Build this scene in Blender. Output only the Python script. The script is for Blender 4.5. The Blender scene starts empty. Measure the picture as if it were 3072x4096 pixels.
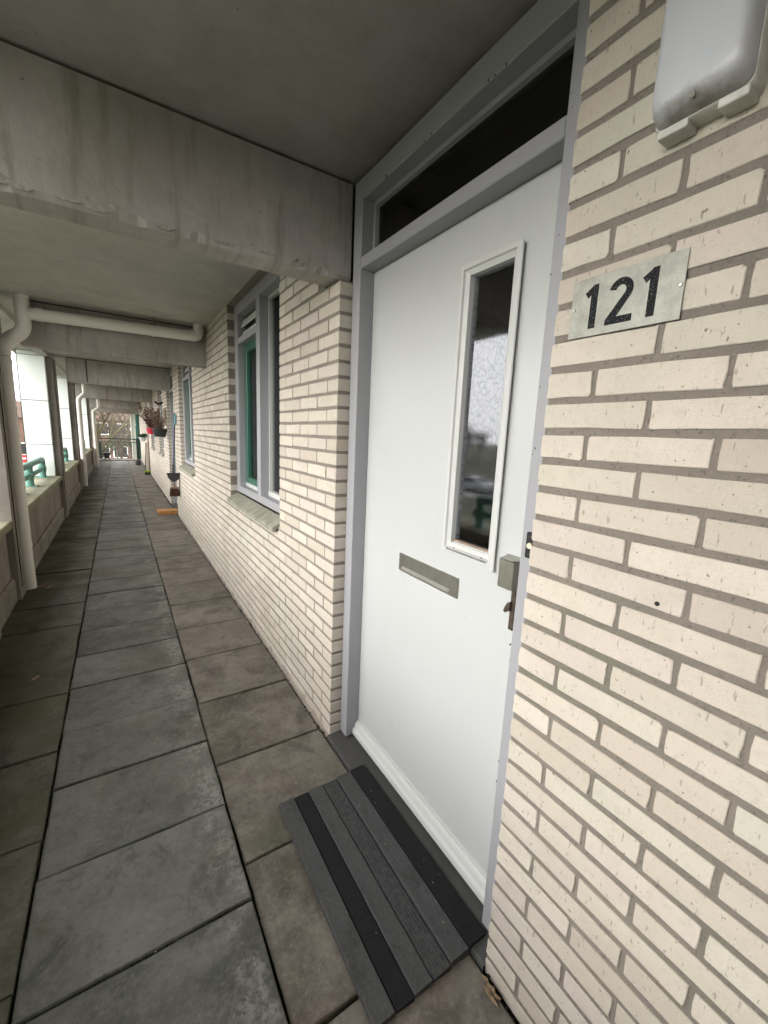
import bpy, bmesh, math, random
from mathutils import Vector, Matrix
random.seed(7)
S = bpy.context.scene
COL = S.collection
PI = math.pi

# ------------------------------------------------------------------ camera
cam_d = bpy.data.cameras.new('camera'); cam = bpy.data.objects.new('camera', cam_d); COL.objects.link(cam)
S.camera = cam
cam_d.sensor_fit = 'HORIZONTAL'; cam_d.sensor_width = 36.0; cam_d.lens = 19.4004
cam_d.clip_start = 0.02; cam_d.clip_end = 1500
yaw, pit, rol = 0.57043, -0.177726, 0.04454
f = Vector((math.sin(yaw)*math.cos(pit), math.cos(yaw)*math.cos(pit), math.sin(pit)))
ri = f.cross(Vector((0, 0, 1))).normalized(); up = ri.cross(f)
r2 = math.cos(rol)*ri + math.sin(rol)*up; u2 = -math.sin(rol)*ri + math.cos(rol)*up
M = Matrix((r2, u2, -f)).transposed().to_4x4(); M.translation = Vector((-0.798, -1.652, 1.476))
cam.matrix_world = M

# ------------------------------------------------------------------ light
SUN_EL, SUN_AZ = math.radians(13), math.radians(-100)      # azimuth from +Y, towards -X
w = bpy.data.worlds.new('World'); S.world = w; w.use_nodes = True
nt = w.node_tree; nt.nodes.clear()
sky = nt.nodes.new('ShaderNodeTexSky'); sky.sky_type = 'NISHITA'; sky.sun_disc = False
sky.sun_elevation = SUN_EL; sky.sun_rotation = SUN_AZ; sky.air_density = 1.0; sky.dust_density = 5.0; sky.ozone_density = 1.0
hs = nt.nodes.new('ShaderNodeHueSaturation'); hs.inputs['Saturation'].default_value = 0.22
bg = nt.nodes.new('ShaderNodeBackground'); bg.inputs['Strength'].default_value = 0.15
out = nt.nodes.new('ShaderNodeOutputWorld')
nt.links.new(sky.outputs[0], hs.inputs['Color'])
# overcast: a nearly even layer of bright cloud over most of the clear sky
tcw = nt.nodes.new('ShaderNodeTexCoord'); nzw = nt.nodes.new('ShaderNodeTexNoise'); nzw.inputs['Scale'].default_value = 2.2; nzw.inputs['Detail'].default_value = 5; nzw.inputs['Roughness'].default_value = .55
nt.links.new(tcw.outputs['Generated'], nzw.inputs['Vector'])
crw = nt.nodes.new('ShaderNodeMix'); crw.data_type = 'RGBA'; crw.inputs[6].default_value = (4.55, 4.55, 4.6, 1); crw.inputs[7].default_value = (6.4, 6.35, 6.3, 1)
nt.links.new(nzw.outputs['Fac'], crw.inputs[0])
mxw = nt.nodes.new('ShaderNodeMix'); mxw.data_type = 'RGBA'; mxw.inputs[0].default_value = .85
nt.links.new(hs.outputs[0], mxw.inputs[6]); nt.links.new(crw.outputs[2], mxw.inputs[7]); nt.links.new(mxw.outputs[2], bg.inputs[0]); nt.links.new(bg.outputs[0], out.inputs[0])
sl = bpy.data.lights.new('sun', 'SUN'); sl.energy = 0.5; sl.angle = math.radians(120); sl.color = (1, .97, .93)
so = bpy.data.objects.new('sun', sl); COL.objects.link(so)
sd = Vector((math.sin(SUN_AZ)*math.cos(SUN_EL), math.cos(SUN_AZ)*math.cos(SUN_EL), math.sin(SUN_EL)))
so.rotation_euler = sd.to_track_quat('Z', 'Y').to_euler()
S.view_settings.view_transform = 'Standard'; S.view_settings.look = 'None'; S.view_settings.gamma = 1
S.view_settings.exposure = 2.5; S.view_settings.use_curve_mapping = False
S.render.engine = 'CYCLES'
S.cycles.max_bounces = 8; S.cycles.diffuse_bounces = 5; S.cycles.transparent_max_bounces = 12
S.cycles.use_denoising = True

# ------------------------------------------------------------------ materials
MATS = {}
class NT:
    def __init__(s, m): s.t = m.node_tree; s.n = s.t.nodes
    def new(s, k, **kw):
        x = s.n.new(k)
        for a, b in kw.items(): setattr(x, a, b)
        return x
    def ln(s, a, b): s.t.links.new(a, b)
    def pos(s, scale=(1, 1, 1)):
        g = s.new('ShaderNodeNewGeometry'); m = s.new('ShaderNodeMapping'); m.inputs['Scale'].default_value = scale
        s.ln(g.outputs['Position'], m.inputs['Vector']); return m.outputs[0]
    def noise(s, scale, vec=None, detail=4, rough=.6, dist=0):
        x = s.new('ShaderNodeTexNoise'); x.inputs['Scale'].default_value = scale; x.inputs['Detail'].default_value = detail
        x.inputs['Roughness'].default_value = rough; x.inputs['Distortion'].default_value = dist
        s.ln(vec if vec is not None else s.pos(), x.inputs['Vector']); return x.outputs['Fac']
    def ramp(s, fac, a, b, ca=0., cb=1.):
        x = s.new('ShaderNodeMapRange'); x.inputs[1].default_value = a; x.inputs[2].default_value = b
        x.inputs[3].default_value = ca; x.inputs[4].default_value = cb; x.interpolation_type = 'SMOOTHSTEP'
        s.ln(fac, x.inputs[0]); return x.outputs[0]
    def mix(s, fac, a, b, mode='MIX'):
        x = s.new('ShaderNodeMix', data_type='RGBA', blend_type=mode)
        if isinstance(fac, float) or isinstance(fac, int): x.inputs[0].default_value = fac
        else: s.ln(fac, x.inputs[0])
        for i, c in ((6, a), (7, b)):
            if isinstance(c, tuple): x.inputs[i].default_value = (c + (1,))[:4]
            else: s.ln(c, x.inputs[i])
        return x.outputs[2]
    def math(s, op, a, b=0.):
        x = s.new('ShaderNodeMath', operation=op)
        for i, c in ((0, a), (1, b)):
            if isinstance(c, (int, float)): x.inputs[i].default_value = c
            else: s.ln(c, x.inputs[i])
        return x.outputs[0]
    def bump(s, h, strength=.3, dist=.002):
        x = s.new('ShaderNodeBump'); x.inputs['Strength'].default_value = strength; x.inputs['Distance'].default_value = dist
        s.ln(h, x.inputs['Height']); return x.outputs[0]
def newmat(name):
    m = bpy.data.materials.new(name); m.use_nodes = True; t = NT(m); b = t.n['Principled BSDF']; MATS[name] = m
    return m, t, b
def simple(name, col, rough=.5, metal=0., var=.12, scale=6., bump=.15, bs=60., spec=.5, dirt=None):
    m, t, b = newmat(name)
    n = t.noise(scale); c = t.mix(t.ramp(n, .3, .7), tuple(x*(1-var) for x in col), tuple(min(1, x*(1+var)) for x in col))
    if dirt:
        c = t.mix(t.ramp(t.noise(dirt[1], detail=6, rough=.7), dirt[2], dirt[2]+.12, 0, dirt[3]), c, dirt[0])
    t.ln(c, b.inputs['Base Color']); b.inputs['Roughness'].default_value = rough; b.inputs['Metallic'].default_value = metal
    b.inputs['Specular IOR Level'].default_value = spec
    if bump: t.ln(t.bump(t.noise(bs), bump, .001), b.inputs['Normal'])
    return m

def brick_mat(name, island):
    m, t, b = newmat(name)
    if island: r = t.new('ShaderNodeNewGeometry').outputs['Random Per Island']
    else: r = t.new('ShaderNodeObjectInfo').outputs['Random']
    c = t.mix(r, (.52, .468, .395), (.62, .562, .485))
    c = t.mix(t.ramp(t.math('FRACT', t.math('MULTIPLY', r, 7.3)), .72, .95, 0, .6), c, (.55, .48, .445))
    c = t.mix(t.ramp(t.math('FRACT', t.math('MULTIPLY', r, 13.7)), .70, .95, 0, .5), c, (.545, .53, .44))
    c = t.mix(t.ramp(t.math('FRACT', t.math('MULTIPLY', r, 23.1)), .75, .98, 0, .6), c, (.47, .41, .34))
    c = t.mix(t.ramp(t.noise(7, detail=5, rough=.7), .42, .72, 0, .45), c, (.47, .43, .35))
    c = t.mix(t.ramp(t.noise(2.1, detail=5), .50, .66, 0, .35), c, (.50, .51, .42))
    c = t.mix(t.ramp(t.noise(3.3, detail=4, dist=.5), .56, .70, 0, .40), c, (.52, .44, .43))
    # short dark vertical pits and streaks
    st = t.noise(1, t.pos((1, 130, 34)), detail=3, rough=.5)
    c = t.mix(t.ramp(st, .635, .70, 0, .6), c, (.22, .19, .15))
    sp = t.noise(95, detail=2); c = t.mix(t.ramp(sp, .68, .74, 0, .85), c, (.16, .13, .10))
    c = t.mix(t.ramp(t.noise(42, detail=6, rough=.8), .50, .74, 0, .50), c, (.38, .34, .28))
    c = t.mix(t.ramp(t.noise(240, detail=3, rough=.8), .56, .70, 0, .35), c, (.36, .32, .27))
    t.ln(c, b.inputs['Base Color']); b.inputs['Roughness'].default_value = .85; b.inputs['Specular IOR Level'].default_value = .25
    h = t.math('ADD', t.noise(220, detail=4, rough=.7), t.math('MULTIPLY', t.noise(1, t.pos((1, 160, 60)), detail=4), .8))
    t.ln(t.bump(h, .8, .002), b.inputs['Normal'])
    return m
brick_mat('brick_single', False); brick_mat('brick_many', True)
def mortar():
    m, t, b = newmat('mortar')
    c = t.mix(t.noise(9, detail=6), (.215, .188, .158), (.285, .252, .218))
    c = t.mix(t.ramp(t.noise(120, detail=4, rough=.7), .56, .68, 0, .6), c, (.09, .073, .056))
    c = t.mix(t.ramp(t.noise(170, detail=3), .60, .70, 0, .5), c, (.36, .32, .27))
    c = t.mix(t.ramp(t.noise(1.6, detail=4), .5, .65, 0, .5), c, (.155, .16, .115))
    t.ln(c, b.inputs['Base Color']); b.inputs['Roughness'].default_value = .95
    t.ln(t.bump(t.noise(110, detail=6, rough=.8), 1., .005), b.inputs['Normal'])
mortar()

def concrete(name, c0, c1, stain, streak_axis=None, rough=.85, bs=1.0, pits=True):
    m, t, b = newmat(name)
    c = t.mix(t.ramp(t.noise(1.7, detail=6, rough=.65), .35, .65), c0, c1)
    c = t.mix(t.ramp(t.noise(14, detail=6, rough=.75), .4, .75, 0, .35), c, tuple(x*.7 for x in c0))
    if streak_axis:
        v = t.pos({'x': (9, .5, .9), 'y': (.5, 7, .9)}[streak_axis])
        s1 = t.noise(1.6, v, detail=6, rough=.7)
        c = t.mix(t.ramp(s1, .50, .68, 0, .7), c, tuple(x*.8 for x in stain))
        c = t.mix(t.ramp(s1, .44, .30, 0, .4), c, tuple(min(1, x*1.3) for x in c1))
    c = t.mix(t.ramp(t.noise(.9, detail=3), .48, .7, 0, .55), c, stain)
    c = t.mix(t.ramp(t.noise(2.6, detail=5, rough=.6), .50, .64, 0, .38), c, (c0[0]*.78, c0[1]*.74, c0[2]*.80))
    c = t.mix(t.ramp(t.noise(4.3, detail=7, rough=.75, dist=.4), .60, .68, 0, .16), c, tuple(min(1, x*1.3) for x in c1))
    if pits: c = t.mix(t.ramp(t.noise(60, detail=2), .72, .78, 0, .8), c, tuple(x*.35 for x in c0))
    t.ln(c, b.inputs['Base Color']); b.inputs['Roughness'].default_value = rough; b.inputs['Specular IOR Level'].default_value = .3
    h = t.math('ADD', t.noise(60, detail=6, rough=.75), t.math('MULTIPLY', t.noise(6, detail=3), 1.5))
    t.ln(t.bump(h, .45*bs, .004), b.inputs['Normal'])
    return m
concrete('beam_concrete', (.355, .33, .305), (.425, .395, .365), (.24, .225, .17), 'x')
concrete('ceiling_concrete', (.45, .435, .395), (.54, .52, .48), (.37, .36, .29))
concrete('ceiling_shaded', (.275, .262, .245), (.33, .315, .30), (.24, .235, .175))  # same slab concrete, with the nearest bay's dimmer light put into its colour
concrete('column_concrete', (.23, .205, .18), (.30, .275, .245), (.15, .13, .11), 'y')
concrete('parapet_concrete', (.25, .20, .175), (.33, .29, .25), (.15, .14, .105), 'y')
concrete('ledge_concrete', (.27, .25, .17), (.36, .34, .25), (.16, .17, .07))
concrete('sill_concrete', (.062, .062, .060), (.088, .087, .084), (.045, .045, .042))
concrete('skirt_mortar', (.28, .24, .205), (.36, .32, .28), (.17, .15, .12))
simple('chipped_concrete', (.34, .315, .275), .9, var=.25, scale=50, bump=.9, bs=90)
simple('joint_dark', (.018, .017, .014), .95, var=.3, bump=.6)
simple('roof_soft', (.10, .10, .10), .9)

def slab_mat(name, c0, c1, green, crust, gx):
    m, t, b = newmat(name)
    r = t.new('ShaderNodeObjectInfo').outputs['Random']
    c = t.mix(r, tuple(x*.82 for x in c0), tuple(x*1.15 for x in c1))
    c = t.mix(t.ramp(t.math('FRACT', t.math('MULTIPLY', r, 9.7)), .6, .9, 0, .5), c, (c0[0]*1.35, c0[1]*1.08, c0[2]*.95))
    vv = t.new('ShaderNodeVectorMath', operation='ADD'); t.ln(t.pos(), vv.inputs[0])
    cb = t.new('ShaderNodeCombineXYZ'); t.ln(t.math('MULTIPLY', r, 40), cb.inputs[0]); t.ln(cb.outputs[0], vv.inputs[1]); pv = vv.outputs[0]
    c = t.mix(t.ramp(t.noise(2.6, pv, detail=8, rough=.72), .40, .62, 0, .8), c, tuple(x*1.55 for x in c1))
    c = t.mix(t.ramp(t.noise(3.7, pv, detail=6, rough=.7), .50, .66, 0, .5), c, (c0[0]*1.35, c0[1]*1.05, c0[2]*1.0))
    c = t.mix(t.ramp(t.noise(11, pv, detail=7, rough=.8), .48, .60, 0, .35), c, tuple(x*1.7 for x in c1))
    c = t.mix(t.ramp(t.noise(6, pv, detail=6, rough=.7, dist=.6), .50, .68, 0, .6), c, tuple(x*.55 for x in c0))
    if green: c = t.mix(t.ramp(t.noise(1.8, detail=5), .36, .62, 0, green), c, (.048, .049, .023))
    gr = t.noise(55, pv, detail=8, rough=.85); c = t.mix(t.ramp(gr, .52, .66, 0, .45), c, tuple(x*1.9 for x in c1)); c = t.mix(t.ramp(gr, .46, .36, 0, .45), c, tuple(x*.45 for x in c0))
    c = t.mix(t.ramp(t.noise(1.9, pv, detail=6, rough=.7), .54, .64, 0, .5), c, (.062, .064, .034))
    # worn, crusty edges: object-space UV stored as generated coordinates (0..1 across the slab)
    tc = t.new('ShaderNodeTexCoord'); sx = t.new('ShaderNodeSeparateXYZ'); t.ln(tc.outputs['Generated'], sx.inputs[0])
    ex = t.math('ABSOLUTE', t.math('SUBTRACT', sx.outputs[0], .5)); ey = t.math('ABSOLUTE', t.math('SUBTRACT', sx.outputs[1], .5))
    nn = t.math('MULTIPLY', t.math('SUBTRACT', t.noise(22, pv, detail=6, rough=.8), .5), .16)
    if crust:
        e = t.math('ADD', sx.outputs[0], nn)
        patch = t.math('MULTIPLY', t.ramp(e, .72, .93), t.ramp(t.noise(5.5, pv, detail=4), .43, .57))
        fine = t.ramp(t.noise(38, pv, detail=7, rough=.85), .44, .54)
        c = t.mix(t.math('MULTIPLY', t.math('MULTIPLY', patch, fine), crust), c, (.21, .205, .185))
    e2 = t.math('MAXIMUM', t.math('ADD', ex, t.math('MULTIPLY', nn, .35)), t.math('ADD', ey, t.math('MULTIPLY', nn, .5)))
    c = t.mix(t.ramp(e2, .475, .505, 0, .7), c, (.030, .032, .016))
    c = t.mix(t.ramp(t.noise(130, pv, detail=2), .72, .78, 0, .5), c, (.17, .165, .145))
    c = t.mix(t.ramp(t.noise(90, pv, detail=2), .28, .22, 0, .5), c, (.02, .02, .016))
    t.ln(c, b.inputs['Base Color'])
    t.ln(t.ramp(t.noise(3, pv, detail=5), .35, .7, .5, .85), b.inputs['Roughness']); b.inputs['Specular IOR Level'].default_value = .35
    h = t.math('ADD', t.noise(90, pv, detail=6, rough=.8), t.math('MULTIPLY', t.noise(9, pv, detail=4), 2))
    t.ln(t.bump(h, .5, .003), b.inputs['Normal'])
slab_mat('slab_middle', (.072, .072, .066), (.098, .097, .088), .25, .9, 0)
slab_mat('slab_left', (.052, .050, .038), (.068, .064, .050), .75, .15, 0)
slab_mat('slab_right', (.108, .092, .080), (.145, .130, .110), .30, .25, 0)
simple('moss_joint', (.024, .024, .012), .95, var=.5, scale=30, bump=1, bs=120)

def paint(name, col, rough, dirtcol, amt, brush=False, spec=.5):
    m, t, b = newmat(name); b.inputs['Specular IOR Level'].default_value = spec
    c = t.mix(t.noise(2.2, detail=3), tuple(x*.96 for x in col), col)
    c = t.mix(t.ramp(t.noise(26, detail=6, rough=.8), .70, .76, 0, amt), c, dirtcol)
    c = t.mix(t.ramp(t.noise(3.5, detail=6, rough=.7), .55, .8, 0, amt*.5), c, tuple(x*.8 for x in col))
    c = t.mix(t.ramp(t.noise(1, t.pos((14, 14, 2.2)), detail=6, rough=.75), .58, .74, 0, amt*.35), c, tuple(x*.72 for x in col))
    t.ln(c, b.inputs['Base Color']); b.inputs['Roughness'].default_value = rough
    if brush: h = t.math('ADD', t.noise(1, t.pos((300, 300, 9)), detail=3), t.noise(14, detail=2)); t.ln(t.bump(h, .22, .0008), b.inputs['Normal'])
    else: t.ln(t.bump(t.noise(40, detail=5, rough=.7), .2, .001), b.inputs['Normal'])
    return m
paint('frame_paint', (.325, .328, .345), .48, (.14, .13, .115), .75, False, .35)
paint('door_paint', (.50, .515, .51), .27, (.30, .28, .24), .5, True, .36)
paint('white_trim', (.54, .55, .535), .4, (.35, .30, .25), .6, False, .3)
paint('green_paint', (.028, .125, .085), .35, (.10, .16, .12), .4)
paint('rail_green', (.10, .26, .21), .45, (.30, .34, .29), .6)
paint('railing_dark', (.012, .030, .026), .5, (.05, .05, .04), .4)
paint('teal_panel', (.05, .18, .15), .5, (.1, .1, .09), .3)
paint('pipe_grey', (.76, .74, .69), .48, (.24, .21, .17), .5)
paint('cladding_white', (.80, .86, .82), .40, (.6, .6, .55), .15)
simple('cream_column', (.72, .71, .62), .6, var=.05)
simple('aluminium', (.36, .355, .30), .38, .85, var=.08, scale=30, bump=.1, bs=300)
simple('aluminium_bright', (.80, .80, .75), .30, .8, var=.06, scale=30, bump=.1)
simple('sill_metal', (.24, .24, .245), .5, .4, var=.25, scale=60, bump=.5, bs=200, dirt=((.12, .10, .08), 60, .62, .8))
simple('wood_bead', (.26, .19, .145), .7, var=.3, scale=50)
simple('black_plastic', (.012, .012, .013), .45, var=.2)
simple('ivory_button', (.75, .70, .50), .4, var=.05)
simple('lock_bronze', (.11, .085, .065), .45, .6, var=.3, scale=50)
simple('lamp_body', (.55, .55, .50), .5, var=.15, scale=20, dirt=((.16, .13, .08), 14, .56, .6))
simple('screw_steel', (.55, .52, .48), .3, .9)
simple('mat_grey', (.068, .068, .0685), .9, var=.14, scale=90, bump=1, bs=260, spec=.25, dirt=((.030, .030, .030), 9, .52, .45))
simple('mat_grey_dark', (.048, .048, .0485), .9, var=.3, scale=70, bump=1, bs=200, spec=.25, dirt=((.065, .064, .062), 30, .60, .6))
simple('mat_fibre', (.006, .006, .0065), .98, var=.5, scale=200, bump=1, bs=500, dirt=((.11, .10, .09), 70, .74, .8))
simple('splinter_wood', (.24, .17, .10), .8, var=.4, scale=60)
simple('orange_wood', (.42, .20, .06), .6, var=.2, scale=20)
simple('dark_blue_plastic', (.035, .04, .085), .4)
simple('cyan_grip', (.09, .25, .25), .5)
simple('scoop_black', (.02, .022, .024), .55, dirt=((.20, .20, .20), 60, .6, .6))
simple('bristle_brown', (.075, .035, .022), .9, var=.5, scale=200)
simple('red_plastic', (.45, .02, .045), .5)
simple('pot_black', (.018, .02, .021), .6)
simple('pot_white', (.70, .70, .66), .5)
simple('soil', (.03, .022, .015), .95)
simple('twig_brown', (.10, .055, .035), .8, var=.4, scale=40)
simple('leaf_red_brown', (.13, .045, .035), .8, var=.5, scale=50)
simple('leaf_dry', (.30, .20, .15), .85, var=.4, scale=50)
simple('leaf_green', (.06, .10, .03), .7, var=.4, scale=40)
simple('leaf_pink', (.34, .20, .19), .7, var=.3, scale=40)
simple('lime_plastic', (.32, .42, .03), .45)
simple('plank_brown', (.22, .12, .09), .7, var=.2, scale=20)
simple('cream_board', (.62, .60, .50), .6, var=.05)
simple('bark', (.095, .080, .062), .9, var=.35, scale=12, bump=1, bs=60)
simple('bark_moss', (.115, .10, .055), .9, var=.35, scale=12, bump=1, bs=60)
simple('needle', (.055, .065, .030), .85, var=.4, scale=3, bump=0)
simple('hedge_leaf', (.060, .065, .035), .85, var=.5, scale=2, bump=0)
simple('asphalt', (.055, .055, .055), .85, var=.2, scale=3)
simple('lane_paint', (.7, .7, .68), .7)
simple('grass', (.075, .080, .050), .95, var=.4, scale=.6, bump=1, bs=20)
simple('paving', (.30, .29, .27), .9, var=.15, scale=2)
simple('house_brick', (.17, .10, .075), .9, var=.2, scale=3)
simple('house_roof', (.10, .065, .05), .9, var=.25, scale=4)
simple('house_white', (.75, .75, .72), .7, var=.05)
simple('car_paint_silver', (.40, .42, .44), .25, .4)
simple('car_paint_dark', (.03, .035, .05), .22)
simple('car_paint_white', (.75, .75, .75), .25)
simple('tyre', (.02, .02, .02), .9)
simple('sign_red', (.62, .012, .015), .4)
simple('sign_white', (.8, .8, .8), .4)
simple('curtain', (.30, .30, .31), .9, var=.1)
simple('interior_dark', (.035, .035, .033), .9)
simple('interior_grey', (.34, .34, .31), .9, var=.3, scale=3)
simple('tile_cream', (.27, .265, .215), .6, var=.15, scale=8, bump=.3, dirt=((.20, .22, .14), 9, .5, .6))

def glass(name, ior, rough=.02, tint=(.8, .83, .82), pattern=False, bumpy=0.):
    m = bpy.data.materials.new(name); m.use_nodes = True; t = NT(m); t.n.clear(); MATS[name] = m
    o = t.new('ShaderNodeOutputMaterial'); mx = t.new('ShaderNodeMixShader'); g = t.new('ShaderNodeBsdfGlossy'); tr = t.new('ShaderNodeBsdfTransparent')
    fr = t.new('ShaderNodeFresnel'); fr.inputs['IOR'].default_value = ior; g.inputs['Roughness'].default_value = rough
    tr.inputs['Color'].default_value = tint + (1,)
    if pattern:
        nz = t.new('ShaderNodeTexNoise'); nz.inputs['Scale'].default_value = 16; nz.inputs['Detail'].default_value = 1
        p = t.pos((0.001, 1, .85)); t.ln(p, nz.inputs['Vector'])
        ad = t.new('ShaderNodeMix', data_type='VECTOR'); ad.inputs[0].default_value = .045
        t.ln(p, ad.inputs[4]); t.ln(nz.outputs['Color'], ad.inputs[5])
        v = t.new('ShaderNodeTexVoronoi', feature='DISTANCE_TO_EDGE'); v.inputs['Scale'].default_value = 52; t.ln(ad.outputs[1], v.inputs['Vector'])
        h = t.ramp(v.outputs['Distance'], 0, .07)
        bn = t.bump(h, .025, .0004); t.ln(bn, g.inputs['Normal']); t.ln(bn, fr.inputs['Normal'])
        gc = t.mix(t.ramp(v.outputs['Distance'], 0, .10), (.70, .74, .78), (.96, .97, 1.0)); t.ln(gc, g.inputs['Color'])
    elif bumpy:
        bn = t.bump(t.noise(2.5, detail=1), bumpy, .004); t.ln(bn, g.inputs['Normal'])
    t.ln(fr.outputs[0], mx.inputs[0]); t.ln(tr.outputs[0], mx.inputs[1]); t.ln(g.outputs[0], mx.inputs[2]); t.ln(mx.outputs[0], o.inputs[0])
glass('door_glass', 2.1, .045, (.55, .55, .55), pattern=True)
glass('window_glass', 1.75, .01, (.8, .82, .82), bumpy=.15)
glass('car_glass', 1.7, .02, (.1, .1, .1))

def plate_mat():
    m, t, b = newmat('number_plate')
    c = t.mix(t.ramp(t.noise(30, detail=6, rough=.75), .35, .65), (.27, .275, .235), (.36, .365, .315))
    c = t.mix(t.ramp(t.noise(160, detail=3), .68, .74, 0, .7), c, (.15, .15, .11))
    t.ln(c, b.inputs['Base Color']); b.inputs['Roughness'].default_value = .45; b.inputs['Metallic'].default_value = .25
    m, t, b = newmat('digit_black')
    z = t.noise(1, t.pos((1, 260, 330)), detail=5, rough=.8)
    c = t.mix(t.ramp(z, .58, .63, 0, .85), (.004, .0045, .007), (.30, .32, .26))
    t.ln(c, b.inputs['Base Color']); b.inputs['Roughness'].default_value = .6; b.inputs['Specular IOR Level'].default_value = .2
plate_mat()
def lens_mat():
    m, t, b = newmat('lamp_lens')
    sx = t.new('ShaderNodeSeparateXYZ'); t.ln(t.pos(), sx.inputs[0])
    n = t.math('ADD', sx.outputs[2], t.math('MULTIPLY', t.math('SUBTRACT', t.noise(40, detail=4), .5), .04))
    dirt = t.math('MULTIPLY', t.math('SUBTRACT', 1., t.ramp(n, 1.972, 2.004)), t.ramp(t.noise(24, detail=5), .3, .55, .35, 1))   # road film gathered in the bottom of the cover
    c = t.mix(dirt, (.50, .52, .55), (.20, .185, .16))
    c = t.mix(t.ramp(t.noise(110, detail=3), .72, .77, 0, .8), c, (.16, .13, .1))
    t.ln(c, b.inputs['Base Color']); b.inputs['Roughness'].default_value = .35
    b.inputs['Subsurface Weight'].default_value = .2; b.inputs['Subsurface Scale'].default_value = .02
lens_mat()

# ------------------------------------------------------------------ mesh helpers
class MB:
    def __init__(s): s.v = []; s.f = []
    def add(s, vs, fs):
        o = len(s.v); s.v += [tuple(v) for v in vs]; s.f += [tuple(i+o for i in fc) for fc in fs]; return s
    def box(s, x0, x1, y0, y1, z0, z1, c=0.):
        if x0 > x1: x0, x1 = x1, x0
        if y0 > y1: y0, y1 = y1, y0
        if z0 > z1: z0, z1 = z1, z0
        if c <= 0:
            vs = [(x, y, z) for x in (x0, x1) for y in (y0, y1) for z in (z0, z1)]
            return s.add(vs, [(0, 1, 3, 2), (4, 6, 7, 5), (0, 4, 5, 1), (2, 3, 7, 6), (0, 2, 6, 4), (1, 5, 7, 3)])
        bm = bmesh.new(); bmesh.ops.create_cube(bm, size=1)
        for v in bm.verts: v.co = Vector(((x0+x1)/2+v.co.x*(x1-x0), (y0+y1)/2+v.co.y*(y1-y0), (z0+z1)/2+v.co.z*(z1-z0)))
        bmesh.ops.bevel(bm, geom=bm.edges[:], offset=c, segments=1, affect='EDGES')
        bm.verts.ensure_lookup_table()
        for i, v in enumerate(bm.verts): v.index = i
        s.add([v.co[:] for v in bm.verts], [[v.index for v in fc.verts] for fc in bm.faces]); bm.free(); return s
    def tube(s, pts, r, n=16, cap=True):
        pts = [Vector(p) for p in pts]; R = r if isinstance(r, (list, tuple)) else [r]*len(pts)
        rings = []; prev = None
        for i, p in enumerate(pts):
            d = (pts[min(i+1, len(pts)-1)]-pts[max(i-1, 0)]).normalized()
            if prev is None: a = d.orthogonal().normalized()
            else: a = (prev-d*prev.dot(d)).normalized()
            prev = a; b = d.cross(a)
            rings.append([p+R[i]*(math.cos(2*PI*k/n)*a+math.sin(2*PI*k/n)*b) for k in range(n)])
        vs = [v for rg in rings for v in rg]; fs = []
        for i in range(len(pts)-1):
            for k in range(n):
                k2 = (k+1) % n; fs.append((i*n+k, i*n+k2, (i+1)*n+k2, (i+1)*n+k))
        if cap: fs.append(tuple(range(n))[::-1]); fs.append(tuple((len(pts)-1)*n+k for k in range(n)))
        return s.add(vs, fs)
    def prism(s, poly, axis, a, b):
        """poly: 2D points; axis 'x': (y,z) extruded along x from a to b; 'y': (x,z); 'z': (x,y)"""
        def P(p, t): return {'x': (t, p[0], p[1]), 'y': (p[0], t, p[1]), 'z': (p[0], p[1], t)}[axis]
        n = len(poly); vs = [P(p, a) for p in poly]+[P(p, b) for p in poly]
        fs = [tuple(range(n))[::-1], tuple(range(n, 2*n))]+[(i, (i+1) % n, n+(i+1) % n, n+i) for i in range(n)]
        return s.add(vs, fs)
    def mesh(s, name, mat, smooth=False):
        me = bpy.data.meshes.new(name); me.from_pydata(s.v, [], s.f); me.materials.append(MATS[mat] if isinstance(mat, str) else mat)
        bm = bmesh.new(); bm.from_mesh(me); bmesh.ops.recalc_face_normals(bm, faces=bm.faces[:]); bm.to_mesh(me); bm.free()
        if smooth:
            for p in me.polygons: p.use_smooth = True
            try: me.set_sharp_from_angle(angle=math.radians(38))
            except Exception: pass
        return me
    def obj(s, name, mat, parent=None, smooth=False):
        o = bpy.data.objects.new(name, s.mesh(name, mat, smooth)); COL.objects.link(o)
        if parent: o.parent = parent
        return o
def tag(o, label=None, cat=None, group=None, kind=None):
    if label: o['label'] = label
    if cat: o['category'] = cat
    if group: o['group'] = group
    if kind: o['kind'] = kind
    return o
def thing(name, label, cat, loc=(0, 0, 0), group=None, rz=0.):
    o = bpy.data.objects.new(name, None); COL.objects.link(o); o.location = loc; o.rotation_euler = (0, 0, rz); o.empty_display_size = .1
    return tag(o, label, cat, group)
def inst(me, name, parent=None, loc=(0, 0, 0), rot=(0, 0, 0), sc=(1, 1, 1)):
    o = bpy.data.objects.new(name, me); COL.objects.link(o); o.location = loc; o.rotation_euler = rot; o.scale = sc
    if parent: o.parent = parent
    return o
def copy_tree(o, parent=None):
    c = o.copy(); COL.objects.link(c)
    if parent: c.parent = parent
    for ch in list(o.children): copy_tree(ch, c)
    return c
def B(name, mat, parent, *a, c=0.): return MB().box(*a, c=c).obj(name, mat, parent)

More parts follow.
